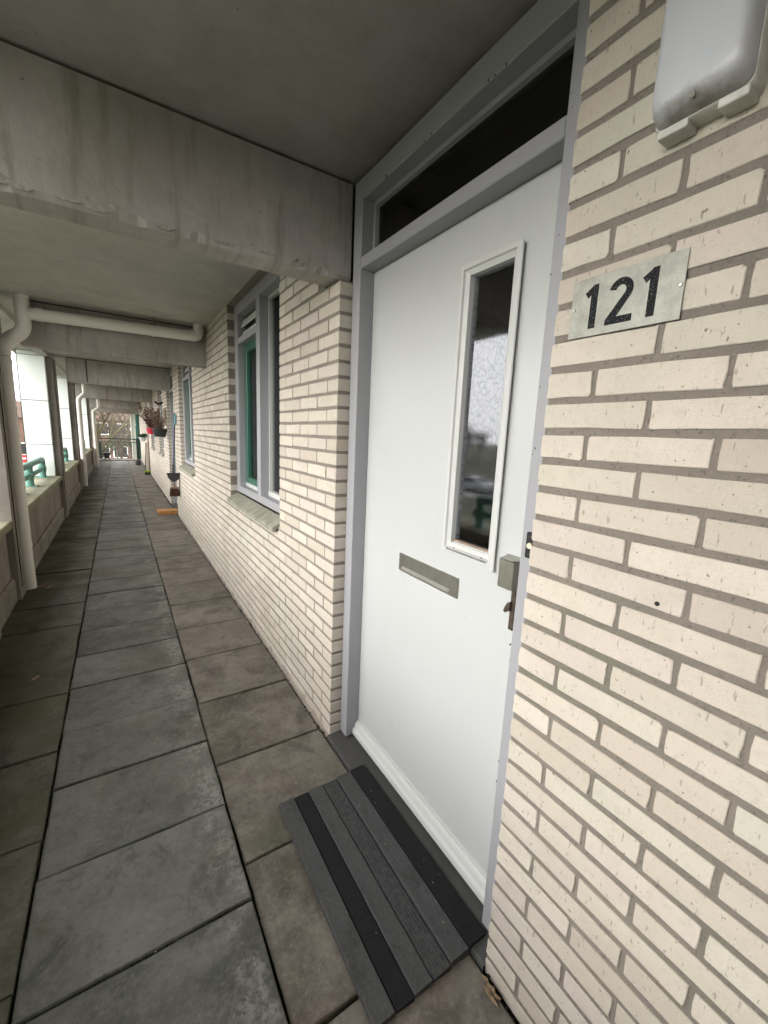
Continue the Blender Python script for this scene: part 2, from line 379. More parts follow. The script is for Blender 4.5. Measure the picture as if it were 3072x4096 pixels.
# ------------------------------------------------------------------ setting: floor
PZ = 0.0636447; ZC = 2.475; YE = 19.6
floor = MB().box(-1.62, .35, -6.5, YE, -.25, -.022).obj('gallery_floor', 'moss_joint'); tag(floor, kind='structure')
def slab_mesh(x0, x1, L, g=.006, seed=0):
    rnd = random.Random(seed); N = []
    nx, ny = 6, 5; a0, a1, b0, b1 = x0+g, x1-g, g, L-g
    loop = [(a0+(a1-a0)*i/nx, b0) for i in range(nx)]+[(a1, b0+(b1-b0)*i/ny) for i in range(ny)]
    loop += [(a1-(a1-a0)*i/nx, b1) for i in range(nx)]+[(a0, b1-(b1-b0)*i/ny) for i in range(ny)]
    j = [(x+rnd.uniform(-.0022, .0022), y+rnd.uniform(-.0022, .0022)) for x, y in loop]
    cx, cy = (x0+x1)/2, L/2; n = len(j)
    def ins(p, d): return (p[0]+(d if p[0] < cx else -d), p[1]+(d if p[1] < cy else -d))
    vs = [(x, y, -.04) for x, y in j]+[(x, y, -.005) for x, y in j]+[(*ins(p, rnd.uniform(.0015, .0045)), 0) for p in j]
    fs = [(k*n+i, k*n+(i+1) % n, (k+1)*n+(i+1) % n, (k+1)*n+i) for k in (0, 1) for i in range(n)]+[tuple(range(2*n, 3*n))]
    m = MB(); m.add(vs, fs); return m
cols = [('slab_middle', -1.113, -.517, [-.537, -.136, .274, .655, 1.063, 1.451, 1.842, 2.218, 2.622, 3.0, 3.39, 3.80], .402, 3.80),
        ('slab_left', -1.600, -1.113, [.037, .529, 1.026, 1.51, 2.001, 2.47], .49, 2.47),
        ('slab_right', -.517, -.012, [-.415, .089, .58, 1.085, 1.569, 2.067, 2.577, 3.059, 3.583], .502, 3.583)]
for mt, x0, x1, J, st, last in cols:
    js = list(J); y = J[0]
    while y > -4.5: y -= st; js.insert(0, y)
    y = J[-1]
    while y < YE-.01: y = min(y+st, YE); js.append(y)
    for i in range(len(js)-1):
        L = js[i+1]-js[i]
        if L < .05: continue
        me = slab_mesh(x0, x1, L, g=random.uniform(.0022, .0048), seed=i).mesh('paving_slab', mt)
        inst(me, 'paving_slab', floor, (random.uniform(-.0015, .0015), js[i], random.uniform(-.003, .003)),
             (random.uniform(-.004, .004), random.uniform(-.004, .004), random.uniform(-.0025, .0025)))

# ------------------------------------------------------------------ ceiling, beams
ceil = MB()
ceil.box(-2.04, .30, .146, YE+.6, ZC, ZC+.22)
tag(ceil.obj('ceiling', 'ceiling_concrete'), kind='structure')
tag(MB().box(-2.04, .30, -6.5, .1455, ZC, ZC+.22).obj('ceiling', 'ceiling_shaded'), kind='structure')
BEAMS = [(-3.1, -2.96), (.01, .145), (3.08, 3.22), (6.56, 6.70), (10.98, 11.13), (17.3, 17.5)]
BL = ['weathered concrete ceiling beam behind the viewer over the walkway', 'nearest stained concrete beam meeting the grey door frame, chipped along its lower edge',
      'concrete beam with the horizontal drain pipe running along its face', 'third concrete beam, pale end face and vertical joint near its left end',
      'fourth concrete beam above the second downpipe', 'farthest concrete beam before the open end of the walkway']
for (y0, y1), lb in zip(BEAMS, BL):
    t = thing('concrete_beam', lb, 'beam', (0, y0, 2.11), 'concrete beams crossing the walkway ceiling'); t.location = (0, 0, 0)
    xl = {3.08: -1.45, 6.56: -1.40}.get(y0, -1.72)
    xr = .053 if y0 == .01 else .003
    near = y0 == .01
    # body with an uneven chamfered lower arris
    m = MB(); rnd = random.Random(int(y0*10)); N = 70 if near else 12
    secs = []
    for i in range(N+1):
        x = xl+(xr-xl)*i/N; j = rnd.uniform(-.0035, .0035) if near else 0; ch = .012+(rnd.random()**8)*.022*(1 if near else 0)
        secs.append([(x, y0, ZC-.012), (x, y0, 2.11+ch+j), (x, y0+ch*.9, 2.107+j*.4), (x, y1-.012, 2.107), (x, y1, 2.12), (x, y1, ZC-.012)])
    vs = [p for s_ in secs for p in s_]; fs = [tuple(range(6))[::-1], tuple(N*6+k for k in range(6))]
    for i in range(N):
        for k in range(6): fs.append((i*6+k, (i+1)*6+k, (i+1)*6+(k+1) % 6, i*6+(k+1) % 6))
    m.add(vs, fs); m.obj('beam_body', 'beam_concrete', t)
    B('shadow_joint', 'joint_dark', t, xl, xr, y0+.02, y1-.02, ZC-.012, ZC)
    if near:   # knocked-off lumps and the fin of grout along the arris
        c = MB()
        for k in range(12):
            x = rnd.uniform(-1.1, .03); r = rnd.uniform(.004, .012); z = 2.118+rnd.uniform(0, .02); L = rnd.uniform(.01, .05)
            c.prism([(x-L, z), (x-L*.5, z+r*.7), (x+L*.3, z+r), (x+L, z+r*.2), (x+L*.4, z-r*.6), (x-L*.5, z-r*.5)], 'y', y0-rnd.uniform(.001, .003), y0+.01)
        c.obj('chipped_edge', 'chipped_concrete', t)
        k2 = MB()
        for x, z, a_, b_ in [(-.458, 2.31, .004, .05), (-.455, 2.25, .003, .03), (-.83, 2.142, .016, .008), (-.36, 2.14, .03, .006)]:
            pts = [(x+math.cos(q)*a_*rnd.uniform(.4, 1.1), z+math.sin(q)*b_*rnd.uniform(.5, 1.1)) for q in [2*PI*i/11 for i in range(11)]]
            k2.prism(pts, 'y', y0-.001, y0+.01)
        k2.obj('cement_patch', 'chipped_concrete', t)
    if y0 == 6.56:
        B('end_face', 'beam_concrete', t, -1.42, -1.401, y0-.01, y1, 2.12, ZC-.02)
        MB().box(-1.17, -1.155, y0-.006, y0+.01, 2.13, ZC-.02).obj('joint_strip', 'joint_dark', t)

# downstand edge of the slab on the open side
B_edge = MB().box(-1.72, -1.60, -6.5, YE+.6, 2.43, ZC-.002)
o = B_edge.obj('slab_edge', 'ceiling_concrete'); tag(o, kind='structure')
# end fascia
o = MB().box(-1.72, .2, YE+.35, YE+.55, 2.0, ZC-.002).obj('concrete_beam', 'beam_concrete'); tag(o, 'low concrete fascia over the open far end of the walkway', 'beam', 'concrete beams crossing the walkway ceiling')

# ------------------------------------------------------------------ brick walls
def face_brick(L, H, seed, deep=.012):
    """face in plane x=0 looking -X; origin at the lower corner; rounded, uneven outline"""
    r = random.Random(seed); out = []
    cs = [(0, 0, 180), (L, 0, 270), (L, H, 0), (0, H, 90)]
    for cx, cz, a in cs:
        rad = r.uniform(.0012, .0055); ox = cx+(rad if cx == 0 else -rad); oz = cz+(rad if cz == 0 else -rad)
        for k in range(3):
            q = math.radians(a+45*k); out.append((ox+rad*math.cos(q), oz+rad*math.sin(q)))
        n = cs[(cs.index((cx, cz, a))+1) % 4]
        out.append(((cx+n[0])/2+r.uniform(-.02, .02)*(L > .12)*(cz == n[1]), (cz+n[1])/2+r.uniform(-.001, .001)))
    out = [(y+r.uniform(-.0014, .0014), z+r.uniform(-.0017, .0017)) for y, z in out]
    n = len(out); cy, cz = L/2, H/2
    def ins(p, d): return (p[0]+(d if p[0] < cy else -d), p[1]+(d if p[1] < cz else -d))
    vs = [(deep, y, z) for y, z in out]+[(.0012, y, z) for y, z in out]+[(0, *ins(p, .0016)) for p in out]
    fs = [(k*n+i, k*n+(i+1) % n, (k+1)*n+(i+1) % n, (k+1)*n+i) for k in (0, 1) for i in range(n)]+[tuple(range(2*n, 3*n))]
    return vs, fs
def box_brick(L, H, D, seed):
    r = random.Random(seed); m = MB(); m.box(0, D, 0, L, 0, H, c=.0022)
    return [(x+r.uniform(-.0006, .0006), y+r.uniform(-.0006, .0006), z+r.uniform(-.0009, .0009)) for x, y, z in m.v], m.f
HB = PZ-.0144
MESHC = {}
def brick_inst_mesh(L, kind, var):
    key = (round(L, 3), kind, var)
    if key not in MESHC:
        vs, fs = face_brick(L, HB, hash(key) % 9999) if kind == 'f' else box_brick(L, HB, .10, hash(key) % 9999)
        MESHC[key] = MB().add(vs, fs).mesh('brick', 'brick_single')
    return MESHC[key]
def brick_wall(wall, y0, y1, openings, zoff, row_parity, anchor, zmin, zmax, indiv, skip=lambda y, z: False, dirn=1):
    """rows of running bond. anchor: y where the bond starts; openings: (ya, yb, za, zb)"""
    n = int((zmax-zoff)/PZ)+2; stuff = MB(); cand = []
    for r in range(-1, n):
        zb = zoff+r*PZ+.0072; zt = zb+HB
        if zt < zmin+.012 or zb > zmax-.01: continue
        zb2 = max(zb, zmin); zt2 = min(zt, zmax)
        first = .105 if (r+row_parity) % 2 == 0 else .215
        j = [anchor]; k = 0
        while True:
            e = anchor+dirn*(first+.22*k); k += 1
            if (dirn > 0 and e >= y1-.03) or (dirn < 0 and e <= y0+.03): break
            j.append(e)
        j.append(y1 if dirn > 0 else y0)
        segs = []
        for i in range(len(j)-1):
            a, b = sorted((j[i], j[i+1])); pass
            if dirn > 0: a2 = a+(.0057 if i > 0 else 0); b2 = b-(.0057 if i < len(j)-2 else 0)
            else: a2 = a+(.0057 if i < len(j)-2 else 0); b2 = b-(.0057 if i > 0 else 0)
            segs.append((a2, b2))
        for a, b in segs:
            pieces = [(a, b, a == anchor)]
            for ya, yb, za, zb_ in openings:
                if zb+.02 > za and zt-.02 < zb_:
                    np_ = []
                    for p, q_, cn in pieces:
                        if q_ <= ya or p >= yb: np_.append((p, q_, cn or abs(p-yb) < .02)); continue
                        if p < ya: np_.append((p, ya, cn))
                        if q_ > yb: np_.append((yb, q_, True))
                    pieces = np_
            for p, q_, cn in pieces:
                if q_-p < .035 or skip((p+q_)/2, (zb+zt)/2): continue
                cand.append(((p+q_)/2, p, q_, zb, zt2, cn))
    def seen(c):
        d = Vector((.8, c[0]+1.65, c[3]-1.47)).length; return -((c[2]-c[1])*.8/d**2)/d
    cand.sort(key=seen); cnt = 0
    for i, (ym, p, q_, zb, zt, cn) in enumerate(cand):
        full = abs(zt-zb-HB) < .001; L = q_-p
        kind = 'b' if cn else 'f'; dx = random.uniform(-.0012, .0012)
        if cnt < indiv and full:
            me = brick_inst_mesh(round(L*200)/200, kind, (i*7) % (6 if L > .15 else 5))
            inst(me, 'brick', wall, (dx, p, zb), (0, 0, 0)); cnt += 1
        else:
            if kind == 'f': vs, fs = face_brick(L, zt-zb, i % 17)
            else: vs, fs = box_brick(L, zt-zb, .10, i)
            stuff.add([(x+dx, y+p, z+zb) for x, y, z in vs], fs)
    if stuff.v:
        o = stuff.obj('brickwork', 'brick_many', wall); o['kind'] = 'stuff'
def mortar_body(wall, y0, y1, openings, z0, z1, x=.0030, back=.26, iy0=.0025):
    m = MB(); ys = sorted({y0+iy0, y1}|{o_[0] for o_ in openings}|{o_[1]+.0025 for o_ in openings})
    for a, b in zip(ys, ys[1:]):
        ops = sorted([(o_[2], min(o_[3], z1)) for o_ in openings if o_[0] <= (a+b)/2 <= o_[1]])
        z = z0
        for za, zb in ops: m.box(x, back, a, b, z, za); z = zb
        if z < z1-.001: m.box(x, back, a, b, z, z1)
    return m.obj('mortar', 'mortar', wall)

WA = thing('brick_wall', 'cream brick wall right of the white door, carrying the house number plate and lamp', 'wall', group='cream brick walls')
ZR = 2.1030-7.4035*PZ; zoffR = ZR % PZ
# row index whose centre is R_k: z = ZR - k*PZ ; odd k have the half brick at the door
r_of = lambda z: int(math.floor((z-zoffR)/PZ))
par = r_of(ZR-1*PZ)
brick_wall(WA, -6.5, -1.048, [], zoffR, par % 2, -1.048, .0, ZC, 290, dirn=-1)
mortar_body(WA, -6.5, -1.0505, [], 0, ZC, iy0=0)

ZBm = 2.1030-33*PZ        # base joint of the left wall
W1 = (.765, 2.075, .905, 2.47); W2 = (4.10, 5.45, .905, 2.47)
WB = thing('brick_wall', 'long cream brick wall left of the white door, holding the first two windows', 'wall', group='cream brick walls')
# rows: centre index 10.5 -> half brick at corner. row r centre z = ZBm+(r+.5)PZ ; k=33-r-.5 -> k=10.5 => r=22 (even)
beamskip = lambda y, z: (z > 2.085 and (.0 < y < .14))
brick_wall(WB, 0, 6.22, [W1, W2], ZBm, 0, 0.0, .018, ZC, 300, skip=beamskip)
mortar_body(WB, 0, 6.22, [(.0025, .147, 2.103, 2.6), W1, W2], 0, ZC)
WC = thing('brick_wall', 'cream brick wall past the second doorway behind the hanging flower pots', 'wall', group='cream brick walls')
brick_wall(WC, 7.32, 13.4, [(8.3, 9.45, .905, 2.47), (11.0, 12.3, .905, 2.47)], ZBm, 0, 7.32, .018, ZC, 0)
mortar_body(WC, 7.32, 13.4, [(8.3, 9.45, .905, 2.47), (11.0, 12.3, .905, 2.47)], 0, ZC)
WD = thing('brick_wall', 'last stretch of cream brick wall near the open far end', 'wall', group='cream brick walls')
brick_wall(WD, 14.45, YE, [], ZBm, 0, 14.45, .018, ZC, 0)
mortar_body(WD, 14.45, YE, [], 0, ZC)
# rough mortar fillet where the wall meets the paving
sk = MB(); rnd = random.Random(3)
y = .0; pts = []
while y < 6.2:
    h = .016+rnd.random()*.008+(rnd.random()**5)*.03; pts.append((y, h, rnd.uniform(.006, .016))); y += rnd.uniform(.02, .07)
for (ya, ha, da), (yb, hb, db) in zip(pts, pts[1:]):
    sk.add([(.004, ya, ha), (-da*.5, ya, ha*.5), (-da, ya, -.03), (.004, yb, hb), (-db*.5, yb, hb*.5), (-db, yb, -.03)], [(0, 1, 4, 3), (1, 2, 5, 4)])
sk.obj('mortar_skirting', 'skirt_mortar', WB)
MB().tube([(-.0004, -1.3265, 1.2045), (.002, -1.3265, 1.2045)], .0042, 12).obj('drill_hole', 'joint_dark', WA)
# moss and crumbs in the wall foot joint
ms = MB()
for k in range(420):
    y = rnd.uniform(-2.4, 6.2)
    if -1.05 < y < 0: continue
    x = -.012+rnd.uniform(-.012, .006); r = rnd.uniform(.002, .007)
    ms.add([(x-r, y-r, -.002), (x+r, y-r*.5, -.002), (x, y+r, -.002), (x, y, r)], [(0, 1, 3), (1, 2, 3), (2, 0, 3)])
for k in range(900):      # moss clumps sitting in the slab joints
    if rnd.random() < .5: x = rnd.choice([-1.113, -.517])+rnd.uniform(-.005, .005); y = rnd.uniform(-1.6, 5)
    else: x = rnd.uniform(-1.1, -.52); y = rnd.choice(cols[0][3][:9])+rnd.uniform(-.005, .005)
    r = rnd.uniform(.002, .0055)
    ms.add([(x-r, y-r, -.012), (x+r, y-r*.5, -.012), (x, y+r, -.012), (x, y, -.006+r*.9)], [(0, 1, 3), (1, 2, 3), (2, 0, 3)])
tag(ms.obj('moss', 'moss_joint'), 'dark moss and crumbs growing in the paving joints and along the wall foot', 'moss', kind='stuff')

# ------------------------------------------------------------------ front door
D = thing('front_door', 'white front door with a narrow patterned pane, grey frame and fanlight above', 'door', (.055, -.52, 0)); D.location = (0, 0, 0)
FX = .055; YL = -.005; YR = -1.046
fr = MB()
fr.box(FX, .19, YL, -.068, .030, 2.46, c=.003)             # left post
fr.box(FX, .19, YR, -.977, .030, 2.46, c=.003)             # right post
fr.box(FX+.0015, .19, -.068, -.977, 2.385, 2.46, c=.003)   # head
fr.box(FX+.0015, .19, -.068, -.977, 2.134, 2.178, c=.003)  # transom
o = fr.obj('door_frame', 'frame_paint', D)
st = MB(); st.box(.117, .185, -.064, -.085, .03, 2.134).box(.117, .185, -.960, -.981, .03, 2.134).box(.117, .185, -.06, -.98, 2.118, 2.136)
# fanlight
fb = MB(); g0, g1, z0, z1 = -.068, -.977, 2.178, 2.385
fb.box(.108, .125, g0, g0-.016, z0, z1).box(.108, .125, g1+.016, g1, z0, z1).box(.1085, .125, g0-.016, g1+.016, z1-.016, z1)
fb.obj('glazing_bead', 'frame_paint', D)
B('transom_glass', 'window_glass', D, .125, .129, g0, g1, z0, z1)
B('fanlight_interior', 'interior_grey', D, .172, .180, .0, -1.05, 2.16, 2.40)
MB().tube([(.160, -.07, 2.262), (.160, -.97, 2.262)], .005, 8).obj('reflection_rod', 'curtain', D, True)  # pale rod standing in for a line of light reflected in the fanlight
leaf = MB()
LX = .120; w0, w1, v0, v1 = -.625, -.825, 1.125, 1.985     # pane aperture
def frame_ring(x0, x1, o_, i_):
    P = [(o_[0], o_[2]), (o_[1], o_[2]), (o_[1], o_[3]), (o_[0], o_[3])]; Q = [(i_[0], i_[2]), (i_[1], i_[2]), (i_[1], i_[3]), (i_[0], i_[3])]
    vs = [(x, y, z) for x in (x0, x1) for y, z in P+Q]
    fs = []
    for i in range(4):
        j = (i+1) % 4
        fs += [(i, j, 4+j, 4+i), (8+i, 8+j, 12+j, 12+i), (i, j, 8+j, 8+i), (4+i, 4+j, 12+j, 12+i)]
    return vs, fs
leaf.add(*frame_ring(LX, .16, (-.070, -.975, .035, 2.132), (w0, w1, v0, v1)))
lf = leaf.obj('door_leaf', 'door_paint', D)
# pane with sloping mouldings
def moulding(y0, y1, z0, z1, xo, wd, xi, name, mat, parent):
    """picture-frame of bevelled strips, outer rectangle y0>y1 z0<z1"""
    outer = [(y0, z0), (y1, z0), (y1, z1), (y0, z1)]
    def ring(d, x): return [(x, y0-d if y == y0 else y1+d, z0+d if z == z0 else z1-d) for y, z in outer]
    m = MB(); R = ring(0, LX+.001)+ring(0, xo)+ring(wd*.45, xo-.002)+ring(wd*.55, xo+.004)+ring(wd, xi)+ring(wd, .158)
    fs = [(k*4+i, k*4+(i+1) % 4, (k+1)*4+(i+1) % 4, (k+1)*4+i) for k in range(5) for i in range(4)]
    m.add(R, fs); return m.obj(name, mat, parent)
moulding(-.610, -.838, 1.112, 1.995, .111, .030, .122, 'pane_moulding', 'white_trim', lf)
B('door_pane', 'door_glass', lf, .140, .144, -.635, -.812, 1.14, 1.968)
B('pane_backing', 'interior_dark', lf, .170, .174, -.60, -.85, 1.08, 2.02)
MB().prism([(.1085, 1.118), (.1085, 1.124), (.139, 1.146), (.139, 1.118)], 'y', -.632, -.815).obj('metal_sill', 'sill_metal', lf)
B('bottom_bead', 'wood_bead', lf, .131, .140, -.64, -.808, 1.146, 1.152)
MB().box(.128, .139, -.637, -.811, 1.135, 1.1455, c=.001).obj('bead_rail', 'white_trim', lf)
for y in (-.665, -.79): MB().tube([(.114, y, 1.125), (.1155, y, 1.13)], .003, 8).obj('screw', 'lock_bronze', lf)
MB().box(.1045, .1105, -.832, -.848, 1.10, 1.99, c=.002).obj('cover_strip', 'white_trim', lf)
# weather board
prof = [(.121, .036), (.093, .036), (.088, .042), (.088, .062), (.091, .068), (.096, .071), (.099, .077), (.102, .088), (.108, .097), (.112, .100), (.112, .106), (.121, .109)]
MB().prism(prof, 'y', -.072, -.972).obj('weather_board', 'white_trim', D, smooth=True)
B('door_stop', 'frame_paint', D, .1215, .185, -.060, -.072, .03, 2.134)
# letterbox
LB = MB(); y0, y1, z0, z1 = -.357, -.697, .962, 1.032
LB.box(.113, .1195, y0, y1, z0, z0+.010, c=.0015).box(.113, .1195, y0, y1, z1-.013, z1, c=.0015)
LB.box(.1135, .1195, y0, y0-.020, z0+.008, z1-.011, c=.0015).box(.1135, .1195, y1+.036, y1, z0+.008, z1-.011, c=.0015)
lb = LB.obj('letterbox', 'aluminium', D)
MB().box(.1165, .1195, y0-.019, y1+.035, z0+.009, z1-.012).obj('flap', 'aluminium', lb)
MB().prism([(.1165, z0+.0205), (.1085, z0+.013), (.1085, z0+.0095), (.1165, z0+.0095)], 'y', y0-.022, y1+.039).obj('flap_lip', 'aluminium_bright', lb)
# lock shield: angled sheet box
lk = MB()
lk.prism([(.119, -.884), (.094, -.897), (.070, -.900), (.066, -.903), (.066, -.946), (.069, -.950), (.1195, -.972), (.1195, -.968), (.072, -.945), (.070, -.904), (.096, -.901), (.119, -.889)], 'z', 1.086, 1.164)
lk.prism([(.119, -.884), (.094, -.897), (.066, -.903), (.066, -.946), (.1195, -.972)], 'z', 1.1655, 1.1675)
LK = lk.obj('lock_cover', 'aluminium', D)
MB().box(.100, .118, -.955, -.972, 1.164, 1.185, c=.001).obj('bracket', 'aluminium_bright', LK)
MB().box(.107, .1195, -.920, -.936, .955, 1.086, c=.001).obj('edge_strip', 'lock_bronze', D)
MB().prism([(-.926, 1.040), (-.918, 1.036), (-.909, 1.020), (-.905, 1.006), (-.912, 1.004), (-.917, 1.014), (-.926, 1.012)], 'x', .098, .1065).obj('latch_tongue', 'lock_bronze', D)
# small chips in the frame paint
ch = MB(); rnd = random.Random(5)
for k in range(26):
    y, z = rnd.choice([(-.98+rnd.uniform(-.012, .006), rnd.uniform(.3, 2.4)), (rnd.uniform(-.95, -.1), rnd.choice([2.177, 2.386])+rnd.uniform(-.002, .003))])
    r = rnd.uniform(.001, .0028)
    ch.prism([(y+r*math.cos(a)*rnd.uniform(.6, 1.2), z+r*1.5*math.sin(a)*rnd.uniform(.6, 1.2)) for a in [i*PI/3 for i in range(6)]], 'x', FX-.0004, FX+.004)
for k in range(34):      # scuffs and fly specks on the leaf
    y, z = rnd.uniform(-.95, -.09), rnd.choice([rnd.uniform(.13, .35), rnd.uniform(.13, 2.1), rnd.uniform(1.95, 2.1)]); r = rnd.uniform(.0006, .0016)
    if -.86 < y < -.6 and z > 1.1: continue
    ch.prism([(y+r*math.cos(a)*rnd.uniform(.5, 1.4), z+r*math.sin(a)*rnd.uniform(.5, 1.4)) for a in [i*PI/3 for i in range(6)]], 'x', LX-.0003, LX+.002)
ch.obj('paint_chip', 'lock_bronze', D)['kind'] = 'stuff'

# threshold of cast concrete
T = MB(); n = 26; rnd = random.Random(9)
secs = []
for i in range(n+1):
    y = .004-(1.056)*i/n; j = rnd.uniform(-.0015, .0015)
    secs += [(-.012+j, y, -.03), (-.010+j, y, .010+j), (-.004, y, .017), (.12, y, .027+j*.5), (.20, y, .027)]
T.add(secs, [(i*5+k, i*5+k+1, (i+1)*5+k+1, (i+1)*5+k) for i in range(n) for k in range(4)])
tag(T.obj('door_threshold', 'sill_concrete'), 'dark grey concrete threshold under the white front door', 'threshold')

# door bell
db = thing('doorbell', 'small black doorbell with a round ivory button on the grey frame edge', 'doorbell', (0, 0, 0))
MB().box(.043, FX, -.999, -1.028, 1.197, 1.262, c=.002).obj('bell_plate', 'black_plastic', db)
MB().tube([(.043, -1.0125, 1.229), (.0395, -1.0125, 1.229)], [.0078, .0068], 20).obj('push_button', 'ivory_button', db, True)
for z in (1.208, 1.252): MB().tube([(.0432, -1.011, z), (.0425, -1.011, z)], .0022, 8).obj('screw', 'lock_bronze', db)

# number plate 121
NP = thing('house_number', 'weathered pale metal plate with black number 121', 'number plate')
pl = MB().box(-.0035, -.0015, -1.0855, -1.290, 1.690, 1.7995, c=.0005).obj('plate', 'number_plate', NP)
def digit(polys, name='digit'):
    m = MB()
    for p in polys: m.prism(p, 'x', -.0042, -.0034)
    o = m.obj(name, 'digit_black', NP); return o
def one(yr, yl0=0.0):
    # stem right edge yr (towards -y), 12 mm wide, 78 mm tall
    return [[(yr+.0135, 1.704), (yr, 1.704), (yr, 1.784), (yr+.0095, 1.784), (yr+.0135, 1.7805)],
            [(yr+.0136, 1.7804), (yr+.0136, 1.7665), (yr+.0195, 1.7615), (yr+.0262, 1.7715)]]
digit(one(-1.1405)); digit(one(-1.2480))
def two2():
    # convex pieces in the plate plane: u to the right, v up, in mm
    cu, cv, R, r_ = 24.5, 57.0, 22.0, 9.5
    A = [math.radians(a) for a in range(168, -31, -11)]
    O = [(cu+R*math.cos(a), cv+R*math.sin(a)) for a in A]; I = [(cu+r_*math.cos(a), cv+r_*math.sin(a)) for a in A]
    vs = []; fs = []
    rows = list(zip(O, I))+[((20.5, 12.5), (0, 9.5))]
    for x in (-.0042, -.0034): vs += [(x, -1.1605-p[0]/1000, 1.704+p[1]/1000) for pr_ in rows for p in pr_]
    n = len(rows)*2
    for i in range(len(rows)-1):
        a, b, c, d = 2*i, 2*i+1, 2*i+3, 2*i+2; fs += [(a, b, c, d), (a, d, n+d, n+a), (b, c, n+c, n+b)]
    fs.append((0, 1, n+1, n))
    k = len(vs); base = [(0, 9.5), (20.5, 12.5), (49.5, 12.5), (49.5, 0), (0, 0)]
    for x in (-.0042, -.0034): vs += [(x, -1.1605-u/1000, 1.704+v/1000) for u, v in base]
    fs += [tuple(k+i for i in range(5))]+[(k+i, k+(i+1) % 5, k+5+(i+1) % 5, k+5+i) for i in range(1, 5)]
    return vs, fs
MB().add(*two2()).obj('digit', 'digit_black', NP)
for y, z in ((-1.093, 1.745), (-1.2845, 1.744)): MB().tube([(-.0034, y, z), (-.0056, y, z)], [.0034, .0022], 10).obj('screw', 'screw_steel', NP, True)

# wall lamp
WL = thing('wall_lamp', 'long white bulkhead lamp with a dirty lower end on the brick wall', 'lamp')
def rrect(y0, y1, z0, z1, r, n=5):
    u0, u1 = -y0, -y1; P = []
    for cu, cz, a in ((u1-r, z0+r, -90), (u1-r, z1-r, 0), (u0+r, z1-r, 90), (u0+r, z0+r, 180)):
        for k in range(n+1):
            q = math.radians(a+90*k/n); P.append((-(cu+r*math.cos(q)), cz+r*math.sin(q)))
    return P
yl, yr_, zb_, zt_ = -1.222, -1.353, 1.976, 2.44
def loft(rings, name, mat, parent, cap=True, smooth=True):
    n = len(rings[0]); vs = [p for r_ in rings for p in r_]
    fs = [(k*n+i, k*n+(i+1) % n, (k+1)*n+(i+1) % n, (k+1)*n+i) for k in range(len(rings)-1) for i in range(n)]
    if cap: fs.append(tuple((len(rings)-1)*n+i for i in range(n)))
    return MB().add(vs, fs).obj(name, mat, parent, smooth)
R0 = rrect(yl, yr_, zb_, zt_, .012)
loft([[(x, y, z) for y, z in rrect(yl-d, yr_+d, zb_+d, zt_-d, r)] for x, d, r in ((-.0005, 0, .012), (-.030, 0, .012), (-.034, .002, .012), (-.034, .008, .010))], 'housing', 'lamp_body', WL)
loft([[(x, y, z) for y, z in rrect(yl-d, yr_+d, zb_+e, zt_-d, r)] for x, d, e, r in ((-.0341, .003, .003, .012), (-.050, .004, .005, .016), (-.062, .007, .010, .020), (-.068, .011, .017, .024), (-.0705, .017, .025, .026))], 'diffuser', 'lamp_lens', WL)
for a, b in ((yl-.006, yl-.050), (yl-.088, yr_+.006)): MB().box(-.0345, -.001, a, b, zb_-.009, zb_+.003, c=.0015).obj('housing_foot', 'lamp_body', WL)
MB().tube([(-.060, -1.288, 1.990), (-.0655, -1.288, 1.986)], [.0040, .0034], 14).obj('screw', 'screw_steel', WL, True)
MB().tube([(-.058, -1.288, 1.991), (-.0612, -1.288, 1.9892)], .0062, 16).obj('screw_recess', 'black_plastic', WL, True)

# doormat
DM = thing('doormat', 'grey and black striped doormat on the threshold of the white door', 'doormat')
xs = [-.343, -.279, -.218, -.155, -.089, -.022, .046]
for i in range(6):
    blk = i in (1, 5)
    m = MB(); a, b = xs[i]+.0008, xs[i+1]-.0008; rnd = random.Random(i); n = 30
    top = {0: .021, 1: .017, 2: .022, 3: .0185, 4: .023, 5: .020}[i]
    ys = [-.262-.744*k/n for k in range(n+1)]; secs = []
    for k, y in enumerate(ys):
        e = rnd.uniform(-.0012, .0012); xe = -.02*0
        base = .030 if a > -.02 else .003
        zt_2 = top+(.012 if a > -.03 else (.006 if a > -.1 else 0)); zt_2 += e*.5
        secs += [(a, y+(.004 if k in (0, n) else 0), 0.001+(.028 if a > -.02 else 0)), (a+.0006, y, zt_2-.002), (a+.003, y, zt_2), (b-.003+e*.4, y, zt_2+.001), (b-.0006, y, zt_2-.002), (b, y, .001+(.028 if a > -.02 else 0))]
    fs = [(k*6+j, k*6+j+1, (k+1)*6+j+1, (k+1)*6+j) for k in range(n) for j in range(5)]+[tuple(range(6)), tuple(n*6+j for j in range(6))[::-1]]
    m.add(secs, fs); m.obj('fibre_stripe' if blk else 'rubber_stripe', 'mat_fibre' if blk else ('mat_grey_dark' if i == 3 else 'mat_grey'), DM)
    if not blk:     # fine raised ribs
        rb = MB(); k = a+.006
        while k < b-.006:
            zt3 = top+(.012 if a > -.03 else (.006 if a > -.1 else 0)); rb.box(k, k+.0022, -.268, -1.0, zt3-.001, zt3+.0012); k += .0095
        o = rb.obj('rib', 'mat_grey', DM); o['kind'] = 'stuff'
    else:
        tf = MB()
        for q in range(1500):
            x = rnd.uniform(a+.003, b-.003); y = rnd.uniform(-.265, -1.0); zt3 = top+(.012 if a > -.03 else 0); h = rnd.uniform(.001, .0035); dx, dy = rnd.uniform(-.002, .002), rnd.uniform(-.002, .002)
            tf.add([(x-.0009, y, zt3-.001), (x+.0009, y+.0005, zt3-.001), (x+dx, y+dy, zt3+h)], [(0, 1, 2)])
        o = tf.obj('fibre', 'mat_fibre', DM); o['kind'] = 'stuff'
